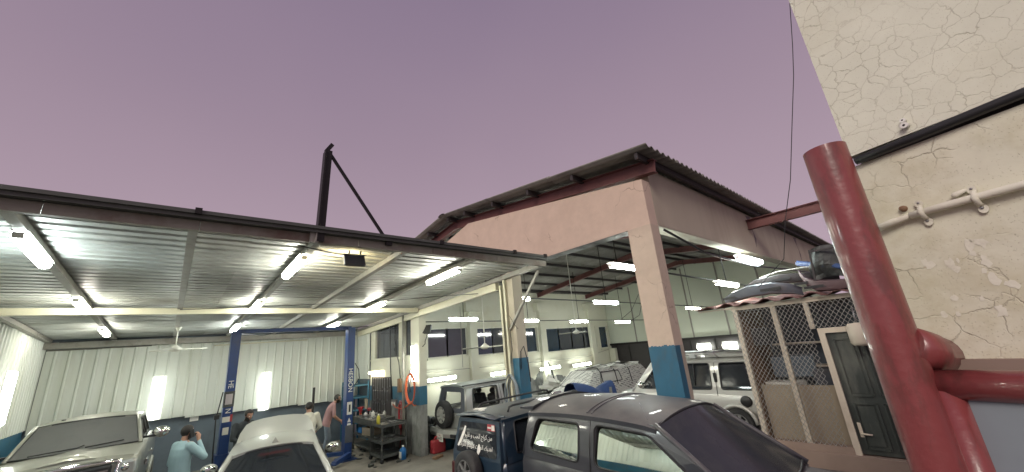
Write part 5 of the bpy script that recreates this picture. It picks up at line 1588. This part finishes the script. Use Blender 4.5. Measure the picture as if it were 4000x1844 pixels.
# replace the closed cabin by open window frames
for o in [c for c in jp.children if c.name.startswith('side_panel')]:
    for c in list(o.children): bpy.data.objects.remove(c)
    bpy.data.objects.remove(o)
for sgn in (1, -1):
    fn = jside(sgn); b = MB()
    outer = [(-1.60, 1.0), (.82, 1.0), (.66, 1.35), (.50, 1.69), (-1.50, 1.69), (-1.55, 1.35)]
    hs = [round_poly([(-1.36, 1.10), (-.40, 1.10), (-.40, 1.60), (-1.30, 1.60)], .05), round_poly([(-.18, 1.10), (.66, 1.10), (.46, 1.60), (-.18, 1.60)], .05)]
    b.panel(outer, hs, fn, .04)
    f = b.build('side_panel', 'silver_paint', jp)
    for h in hs:
        b = MB(); b.tube([fn(p[0], p[1], -.002) for p in h], .017, 5, closed=True); b.build('window_seal', 'black_plastic', f)
b = MB()
b.panel(round_poly([(-.74, .62), (.74, .62), (.74, 1.0), (.62, 1.68), (-.62, 1.68), (-.74, 1.0)], .04), [round_poly([(-.50, 1.12), (.42, 1.12), (.38, 1.54), (-.46, 1.54)], .06)], lambda u, v, d: (-1.635 + .10 * max(0, (v - 1.0)) / .65 + d, u, v), .05)
tg = b.build('tail_gate', 'bumper_grey', jp)
b = MB(); b.box((-1.645, -.72, .62), (-1.60, .72, 1.0)); b.build('lower_skin', 'silver_paint', tg)
wheel(jp, 'spare_wheel', (-1.78, .12, .97), .365, .22, 1, 8, 'offwhite_paint', (-1, 0, 0))
b = MB(); b.loft([[(-1.66, y, .60), (-1.92 + abs(y) * .12, y, .60), (-1.94 + abs(y) * .12, y, .50), (-1.90 + abs(y) * .12, y, .40), (-1.64, y, .40)] for y in (-.82, -.5, 0, .5, .82)], True, False); bp_ = b.build('bumper', 'offwhite_paint', jp)
b = MB(); b.box((-1.945, -.05, .30), (-1.935, .27, .50)); npl = b.build('number_plate', 'paper_white', bp_)
text_mesh('lettering', '84475', .105, 'black_plastic', npl, basis((-1.947, .11, .375), (0, -1, 0), (0, 0, 1)), .001, 0, .85)
text_mesh('lettering', 'ابوظبي'[0] if False else '\ufe8d\ufee3\ufe8e\ufead', .07, 'red_plastic', npl, basis((-1.947, .11, .46), (0, -1, 0), (0, 0, 1)), .001)
b = MB(); b.box((-1.93, -.62, .44), (-1.86, -.40, .52)); b.build('step_pad', 'black_plastic', bp_)
b = MB(); b.box((-1.66, -.77, .70), (-1.58, -.69, .90), bev=.02); b.build('tail_lamp', 'amber_lens', jp)
b = MB(); b.box((-1.66, .69, .70), (-1.58, .77, .90), bev=.02); b.build('tail_lamp', 'amber_lens', jp)
b = MB(); b.tube([(-.35, -.56, 1.1), (-.35, -.53, 1.56), (-.35, .53, 1.56), (-.35, .56, 1.1)], .03, 8); b.build('roll_bar', 'white_plastic', jp)
for s in (.35, -.35):
    b = MB(); b.box((-.35, s - .22, .8), (-.15, s + .22, 1.35), rot=Matrix.Rotation(RAD(-12), 3, 'Y'), bev=.06); b.ball((-.32, s, 1.43), (.06, .13, .09), 10, 7); b.build('seat', 'charcoal_cloth', jp)
b = MB(); b.tube([(-1.6, -.6, 1.71), (.48, -.62, 1.70)], .02, 6); b.build('rain_gutter', 'black_plastic', jp)

# champagne pick-up on the left, lifted suspension
pk, pside, proof = car(dict(
    name='pickup_truck', label='dusty champagne pickup truck facing out of the shed with chrome mirrors', cat='pickup truck', loc=(-.97, 11.2, 0), heading=-91.7, scale=.89,
    paint='champagne_paint', side_glass='tint_glass', ws_glass='dusty_glass', rear_glass='tint_glass',
    stations=[(-2.6, .90, .95, 1.2, 1.60, .0), (-2.5, .95, .85, 1.25, 1.66, .0), (-.9, .97, .80, 1.25, 1.78, .0), (0, .98, .78, 1.25, 1.79, .0), (.95, .98, .78, 1.25, 1.80, .02), (1.15, .97, .78, 1.25, 1.79, .04), (1.6, .95, .82, 1.25, 1.74, .05), (1.9, .92, .86, 1.2, 1.68, .05), (2.02, .86, .95, 1.2, 1.56, .0)],
    zb=1.79, zr=2.27, wb=.87, wr=.72, xr=-.75, xf=1.22, xrr=-.62, xrf=.48, roof_crown=.05, roof_arc=.03, win_r=.06, ws_bulge=.12,
    windows=[[(-.58, 1.86), (.10, 1.86), (.10, 2.20), (-.50, 2.20)], [(.20, 1.86), (.98, 1.86), (.46, 2.20), (.20, 2.20)]],
    seams=[.15], sill=1.0, mirror=(.86, 1.14, 1.90), mirror_mat='chrome', mirror_size=(.09, .15, .11), wheels=[(-1.5, .54, .3), (1.35, .54, .3)], track=.66))
b = MB(); b.box((1.93, -.58, 1.22), (2.07, .58, 1.60), bev=.05); b.build('grille', 'black_plastic', pk)
b = MB(); b.tube([(1.98, -.66, 1.62), (2.06, -.3, 1.64), (2.08, 0, 1.645), (2.06, .3, 1.64), (1.98, .66, 1.62), (2.03, .62, 1.2), (2.09, 0, 1.18), (2.03, -.62, 1.2)], .045, 8, closed=True); b.build('grille_surround', 'chrome', pk)
b = MB()
for z in (1.3, 1.4, 1.5):
    b = MB(); b.bar((2.075, -.54, z), (2.075, .54, z), .02, .025); b.build('grille_bar', 'chrome', pk)
for s in (1, -1):
    b = MB(); b.box((1.80, s * .77 - .13, 1.36), (2.03, s * .77 + .13, 1.62), bev=.05); hl = b.build('headlight', 'clear_lens', pk)
    b = MB(); b.ball((2.01, s * .75, 1.50), (.05, .07, .07), 10, 7); b.build('bulb_housing', 'chrome', hl)
    b = MB(); b.tube([(.2, s * .985, 1.52), (.2, s * 1.01, 1.52), (.42, s * 1.01, 1.52), (.42, s * .985, 1.52)], .016, 6); b.build('door_handle', 'chrome', pk)
    b = MB(); b.box((1.02, s * .99 - .012, 1.36), (1.2, s * .99 + .012, 1.46)); b.build('side_badge', 'chrome', pk)
b = MB(); b.loft([[(1.9, y, 1.10), (2.16 - abs(y) * .14, y, 1.07), (2.18 - abs(y) * .14, y, .90), (1.9, y, .84)] for y in (-.96, -.6, 0, .6, .96)], True, False); b.build('bumper', 'chrome', pk)
b = MB(); b.loft([[(1.25 + q * .7, y, 1.81 - q * .10 + .04 * (1 - abs(y) / .35)) for y in (-.35, -.2, 0, .2, .35)] + [(1.25 + q * .7, 0, 1.70 - q * .1)] for q in (0, .5, .95)], True, True); b.build('hood_bulge', 'champagne_paint', pk)
b = MB(); b.tube([(1.2, -.6, 1.845), (1.24, .0, 1.87), (1.22, .08, 1.90)], .010, 5); b.tube([(1.27, .1, 1.86), (1.15, .6, 1.88)], .010, 5); b.build('wiper', 'black_plastic', pk)
b = MB(); b.box((.30, -.42, 2.31), (.36, -.36, 2.35)); b.build('roof_lamp', 'black_plastic', pk)

# white saloon seen from behind with its bonnet open
sd, sside, sroof = car(dict(
    name='parked_car', label='white saloon seen from behind with its bonnet propped open', cat='car', loc=(1.56, 8.35, 0), heading=79, scale=1.03,
    paint='silver_white_paint', side_glass='tint_glass', ws_glass='windscreen_glass', rear_glass='tint_glass',
    stations=[(-2.2, .70, .40, .66, .90, .0), (-2.12, .82, .30, .66, .98, .01), (-1.5, .86, .24, .66, 1.0, .02), (-.6, .87, .22, .64, .96, .0), (.6, .87, .22, .64, .95, .0), (1.2, .86, .22, .64, .93, .0), (1.9, .84, .24, .6, .78, .0), (2.2, .76, .28, .56, .66, .0), (2.32, .6, .34, .5, .56, .0)],
    zb=.95, zr=1.40, wb=.80, wr=.56, xr=-1.75, xf=1.25, xrr=-.88, xrf=.40, roof_crown=.06, roof_arc=.03, win_r=.05, rg_inset=.04, rg_bulge=.10,
    windows=[[(-1.15, 1.02), (-.25, 1.02), (-.25, 1.34), (-.70, 1.34)], [(-.15, 1.02), (.85, 1.02), (.32, 1.34), (-.15, 1.34)]],
    seams=[-.2], mirror=(.66, .95, 1.02), wheels=[(-1.3, .31, .2), (1.3, .31, .2)], track=.68))
b = MB()
hx = Vector((1.28, 0, .98)); hd = Vector((.70, 0, .62)).normalized()
b.loft([[hx + hd * q + Vector((0, y, 0)) + Vector((-.06, 0, .05)) * (1 - (y / w) ** 2) for y in (-w, -w * .6, 0, w * .6, w)] + [hx + hd * q + Vector((.05, 0, -.03)) + Vector((0, y, 0)) for y in (w, 0, -w)] for q, w in ((0, .70), (.3, .69), (.6, .64), (.80, .56), (.87, .46))], True, True)
b.build('bonnet', 'silver_white_paint', sd, autosmooth=45)
b = MB(); b.tube([(1.8, -.5, .75), Vector((1.28, -.5, .98)) + hd * .6], .01, 5); b.build('bonnet_stay', 'iron_tool', sd)
b = MB(); b.loft([[(-.62, -.03, 1.485), (-.62, .03, 1.485), (-.62, 0, 1.495)], [(-.76, -.045, 1.475), (-.76, .045, 1.475), (-.76, 0, 1.545)], [(-.82, -.05, 1.465), (-.82, .05, 1.465), (-.82, 0, 1.56)]], True, True); b.build('antenna_fin', 'silver_white_paint', sd)
b = MB(); b.panel([(-.20, 1.358), (.20, 1.358), (.19, 1.378), (-.19, 1.378)], [], lambda u, v, d: (-1.04 + (v - 1.36) * 1.6 - .10 * (1 - (u / .6) ** 2), u, v + .028)); b.build('brake_lamp', 'red_lens', sd)
b = MB(); b.loft([[(-1.72, y, .99), (-2.16, y, .985), (-2.17, y, .965), (-1.72, y, .965)] for y in (-.74, 0, .74)], True, False); b.build('boot_lid', 'silver_white_paint', sd)
for s in (1, -1):
    b = MB(); b.box((-2.2, s * .66 - .12, .78), (-2.06, s * .66 + .12, .93), bev=.03); b.build('tail_lamp', 'red_lens', sd)

# pale estate car behind the corner pillar
xt, xside, xroof = car(dict(
    name='parked_car', label='pale silver four wheel drive estate standing behind the corner pillar and mesh', cat='car', loc=(10.62, 5.02, 0.25), heading=92, scale=.985,
    paint='offwhite_paint', side_glass='tint_glass', ws_glass='windscreen_glass', rear_glass='tint_glass',
    stations=[(-2.02, .76, .50, .70, .92, .0), (-1.95, .86, .42, .70, .97, .01), (-1.0, .89, .40, .70, .98, .01), (0, .89, .40, .70, .98, .01), (.9, .89, .40, .70, .98, .0), (1.3, .88, .42, .70, .97, .02), (1.75, .84, .45, .72, .93, .02), (1.95, .74, .5, .66, .80, .0)],
    zb=.96, zr=1.70, wb=.85, wr=.68, xr=-1.96, xf=1.35, xrr=-1.85, xrf=.70, roof_crown=.05, roof_arc=.02, win_r=.06,
    windows=[[(-1.74, 1.04), (-1.02, 1.04), (-1.02, 1.63), (-1.66, 1.63)], [(-.80, 1.04), (-.06, 1.04), (-.06, 1.63), (-.80, 1.63)], [(.06, 1.04), (1.1, 1.04), (.58, 1.63), (.06, 1.63)]],
    seams=[-.91, 0.0], sill=.5, mirror=(.95, 1.04, 1.15), mirror_mat='chrome', wheels=[(-1.25, .33, .24), (1.42, .33, .24)], track=.66, arch='offwhite_paint'))
for s in (1, -1):
    b = MB(); b.box((-.945, s * .80 - .02, 1.20), (-.875, s * .80 + .025, 1.42), bev=.015); b.build('door_handle', 'black_plastic', xt)
b = MB(); b.lathe([(.001, .02), (.10, .018), (.12, .0), (.12, -.03)], (-1.50, .895, .80), (0, 1, 0), 16); b.build('fuel_cap', 'black_plastic', xt)
b = MB(); b.tube([(-.40, .815, 1.12), (-.42, .72, 1.63)], .018, 5); b.tube([(-.40, -.815, 1.12), (-.42, -.72, 1.63)], .018, 5); b.build('window_bar', 'black_plastic', xt)
rk = MB()
for s in (1, -1):
    rk.tube([(-1.0, s * .60, 1.76), (-.9, s * .60, 1.86), (.55, s * .60, 1.86), (.66, s * .60, 1.78)], .028, 8)
for x in (-.8, -.3, .3): rk.tube([(x, -.60, 1.86), (x, .60, 1.86)], .02, 6)
for s in (1, -1): rk.box((-.48, s * .60 - .05, 1.76), (-.32, s * .60 + .05, 1.84))
rk.build('roof_rack', 'alloy', xt)
b = MB(); b.loft([[(-1.9, y, 1.79), (-1.0, y, 1.86), (-.7, y, 1.84), (-.7, y, 1.77), (-1.9, y, 1.75)] for y in (-.60, 0, .60)], True, True); b.build('roof_hump', 'offwhite_paint', xt)

# car wrapped in newspaper for spraying
nw, nside, nroof = car(dict(
    name='masked_car', label='car masked all over with newspaper for painting near the back wall', cat='car', loc=(13.0, 9.7, 0), heading=172, scale=1.0,
    paint='newspaper', side_glass='paper_white', ws_glass='newspaper', rear_glass='newspaper',
    stations=[(-2.1, .76, .45, .7, 1.0, .0), (-2.0, .86, .4, .7, 1.03, .01), (-1.0, .88, .35, .7, 1.04, .01), (0, .88, .35, .7, 1.04, .01), (1.0, .88, .35, .7, 1.04, .02), (1.35, .86, .38, .7, 1.03, .05), (1.9, .84, .42, .7, .98, .05), (2.1, .74, .48, .66, .9, .0)],
    zb=1.02, zr=1.52, wb=.83, wr=.62, xr=-1.95, xf=1.6, xrr=-1.6, xrf=1.05, roof_crown=.07, roof_arc=.05, win_r=.05,
    windows=[[(-.2, 1.1), (.95, 1.1), (.75, 1.46), (-.2, 1.46)]], seams=[], wheels=[(-1.3, .34, .22), (1.35, .34, .22)], track=.66))
for q in range(16):
    s = rnd.uniform(.12, .26); u, v = rnd.uniform(.05, .95), rnd.uniform(.08, .92)
    p = Vector(nroof(u, v)) + Vector((0, 0, .02)); a = rnd.uniform(0, 3)
    b = MB(); dx = Vector((math.cos(a), math.sin(a), rnd.uniform(-.25, .3))) * s; dy_ = Vector((-math.sin(a), math.cos(a), rnd.uniform(-.2, .2))) * s * .8
    b.add([p - dx - dy_, p + dx - dy_, p + dx + dy_ + Vector((0, 0, .04)), p - dx + dy_], [(0, 1, 2), (0, 2, 3)]); b.build('paper_sheet', 'newspaper' if q % 3 else 'paper_white', nw)
for q in (-.65, .15, .9):
    b = MB()
    b.tube([(q, .9, 1.0), (q - .1, .72, 1.45), (q - .15, .5, 1.62), (q - .1, 0, 1.68)], .016, 5)
    b.build('masking_tape', 'charcoal_cloth', nw)
# blue sheet over a part stand
ts = thing('covered_stand', 'blue cloth thrown over a part stand beside the pale estate', 'cloth', (9.7, 7.75, 0))
b = MB()
b.grid(lambda u, v: (-.95 + 1.9 * u, -.35 + .7 * v + .05 * math.sin(9 * u), 1.35 + .16 * math.sin(5.5 * u + 1.0) - .9 * abs(2 * v - 1) ** 4 + .03 * math.sin(14 * u + 5 * v)), 24, 12)
b.build('cloth', 'tarp_blue', ts)
for sx in (-.7, .7):
    for sy in (-.22, .22):
        part_box('leg', (sx - .03, sy - .03, 0), (sx + .03, sy + .03, 1.2), 'steel_frame', ts)
jk = thing('scrap_pile', 'white car parts piled on a stand by the sooty wall', 'car parts', (12.0, 11.6, 0))
part_box('stand', (-.5, -.35, 0), (.5, .35, .78), 'grease_steel', jk)
b = MB()
for q in range(14):
    c = (rnd.uniform(-.5, .5), rnd.uniform(-.25, .25), .85 + rnd.uniform(0, .32) * 1); s = rnd.uniform(.08, .2)
    b.box((c[0] - s, c[1] - s, c[2] - s * .4), (c[0] + s, c[1] + s, c[2] + s * .4), rot=Matrix.Rotation(rnd.uniform(-1, 1), 3, 'X') @ Matrix.Rotation(rnd.uniform(0, 3), 3, 'Z'))
b.build('parts', 'paper_white', jk)
b = MB(); b.tube([(.25, 0, 1.0), (.15, 0, 1.5), (-.05, 0, 1.9)], .03, 6); b.build('pole', 'gutter_metal', jk)
eb = thing('engine_block', 'greasy engine block on the floor between the wide column and the silver off roader', 'engine', (6.35, 11.45, 0))
b = MB(); b.box((-.3, -.35, .0), (.3, .35, .62), bev=.05); b.build('block', 'grease_steel', eb)
for q in range(4):
    b = MB(); b.lathe([(.001, 0), (.07, 0), (.075, .16), (.04, .2), (.001, .2)], (-.05, -.25 + q * .165, .62), (-.3, 0, 1), 10); b.build('cylinder_pot', 'iron_tool' if q % 2 else 'grease_steel', eb)
b = MB(); b.lathe([(.001, 0), (.16, 0), (.17, .05), (.05, .06)], (-.31, .05, .35), (-1, 0, 0), 16); b.build('pulley', 'iron_tool', eb)
b = MB(); b.tube([(-.2, -.36, .4), (-.25, -.48, .5), (-.1, -.5, .75), (.1, -.3, .8)], .035, 8); b.build('pipe_bend', 'black_plastic', eb)
for k, (x, y, z) in enumerate(((6.25, 12.6, .11), (6.28, 12.62, .33), (6.22, 12.58, .55), (6.9, 12.9, .11))):
    ty = thing('tyre', ('bottom', 'middle', 'top')[k] + ' old tyre of the stack behind the wide column' if k < 3 else 'old tyre lying alone by the back wall behind the silver off roader', 'tyre', (x, y, z), 0, 'old tyres by the back wall')
    b = MB(); b.lathe([(.19, -.10), (.28, -.11), (.33, -.07), (.34, 0), (.33, .07), (.28, .11), (.19, .10), (.18, 0), (.19, -.10)], (0, 0, 0), (0, 0, 1), 22); b.build('casing', 'rubber', ty)
tb = thing('tub', 'blue plastic tub on the floor beside the red jerry can', 'tub', (6.35, 10.62, 0))
b = MB(); b.lathe([(.001, .0), (.22, .0), (.27, .34), (.285, .35), (.255, .345), (.21, .03), (.001, .03)], (0, 0, 0), (0, 0, 1), 20); b.build('shell', 'blue_dado', tb)
# dark car at the far left edge
dk, dside, droof = car(dict(
    name='parked_car', label='dark car at the left edge behind the pickup truck', cat='car', loc=(-1.72, 14.4, 0), heading=-100, scale=.85,
    paint='dark_car_paint', side_glass='tint_glass', ws_glass='tint_glass', rear_glass='tint_glass',
    stations=[(-1.5, .60, .5, .8, 1.1, .0), (-1.4, .66, .4, .8, 1.16, .01), (0, .68, .35, .8, 1.18, .01), (.9, .68, .35, .8, 1.18, .02), (1.5, .66, .4, .8, 1.10, .04), (1.7, .6, .5, .75, .95, .0)],
    zb=1.16, zr=1.72, wb=.64, wr=.5, xr=-1.4, xf=1.1, xrr=-1.2, xrf=.5, windows=[[(-1.0, 1.24), (.8, 1.24), (.5, 1.64), (-.95, 1.64)]], seams=[0], mirror=(.85, .76, 1.3), mirror_mat='chrome', wheels=[(-.9, .32, .2), (1.0, .32, .2)], track=.5))

# ================================================================== PEOPLE
base = dict(hip=(0, 0, .93), chest=(0, 0, 1.25), neck=(0, 0, 1.50), head=(.03, 0, 1.63), face=(1, 0, -.1),
            shL=(0, .19, 1.42), shR=(0, -.19, 1.42), elL=(-.02, .26, 1.13), elR=(-.02, -.26, 1.13), wrL=(.08, .25, .89), wrR=(.08, -.25, .89), palmL=(0, -1, 0), palmR=(0, 1, 0),
            hpL=(0, .09, .90), hpR=(0, -.09, .90), knL=(.02, .10, .49), knR=(.02, -.10, .49), anL=(-.02, .10, .09), anR=(-.02, -.10, .09))


def J(**k):
    d = dict(base); d.update(k); return d


# man with the phone: stands side on, his right hand with the phone at his ear
p1 = person('man in a light blue shirt holding a phone to his ear, back half turned', (.36, 9.95, 0), RAD(28),
            J(elR=(.20, -.30, 1.20), wrR=(.155, -.155, 1.50), hdR=(-.15, .25, 1), palmR=(0, 1, 0), head=(.035, 0, 1.64), face=(1, .05, -.12), hem=.80), 'light_blue_cloth', 'charcoal_cloth', True, True, None, 1.16)
ph = thing('phone', 'dark mobile phone held to the ear of the man in light blue', 'phone', (.36, 9.95, 0), RAD(28))
b = MB(); b.box((.02, -.114, 1.545), (.09, -.104, 1.69), rot=Matrix.Rotation(RAD(-14), 3, 'Y'), bev=.004); b.build('case', 'black_plastic', ph)
# bearded man in the dark jumper, looking down at the engine
p2 = person('bearded man in a dark jumper looking down beside the open bonnet', (1.50, 11.80, 0), RAD(-62),
            J(neck=(.07, 0, 1.50), head=(.14, 0, 1.63), face=(1, -.1, -.42), elL=(.10, .30, 1.16), elR=(.10, -.30, 1.16), wrL=(.34, .18, 1.05), wrR=(.34, -.18, 1.05), hem=.82), 'dark_cloth', 'charcoal_cloth', True, True, None, 1.12)
# man in the white shirt, back to the camera
p3 = person('man in a white shirt with black hair, standing with his back turned', (2.80, 11.35, 0), RAD(75),
            J(head=(.04, .0, 1.62), neck=(.03, 0, 1.49), face=(1, .35, -.25), elL=(.06, .28, 1.14), elR=(.06, -.28, 1.14), wrL=(.30, .20, 1.02), wrR=(.30, -.20, 1.02), hem=.78), 'white_cloth', 'charcoal_cloth', True, False, None, 1.08)
# man in the pink T-shirt, leaning forward in profile
p4 = person('man in a pink shirt and faded jeans leaning forward by the second lift post', (3.95, 13.55, 0), RAD(-10),
            J(hip=(-.08, 0, .90), neck=(.10, 0, 1.44), chest=(.02, 0, 1.2), head=(.20, 0, 1.55), face=(1, -.25, -.18), shL=(.08, .19, 1.37), shR=(.08, -.19, 1.37), elL=(.10, .25, 1.08), elR=(.10, -.25, 1.08), wrL=(.30, .18, .90), wrR=(.32, -.18, .88),
              hpL=(-.08, .09, .88), hpR=(-.08, -.09, .88), knL=(.02, .10, .48), knR=(-.06, -.10, .48), anL=(-.05, .10, .09), anR=(-.16, -.10, .09), hem=.80), 'pink_cloth', 'denim', True, True, None, 1.0, short_sleeve=True)
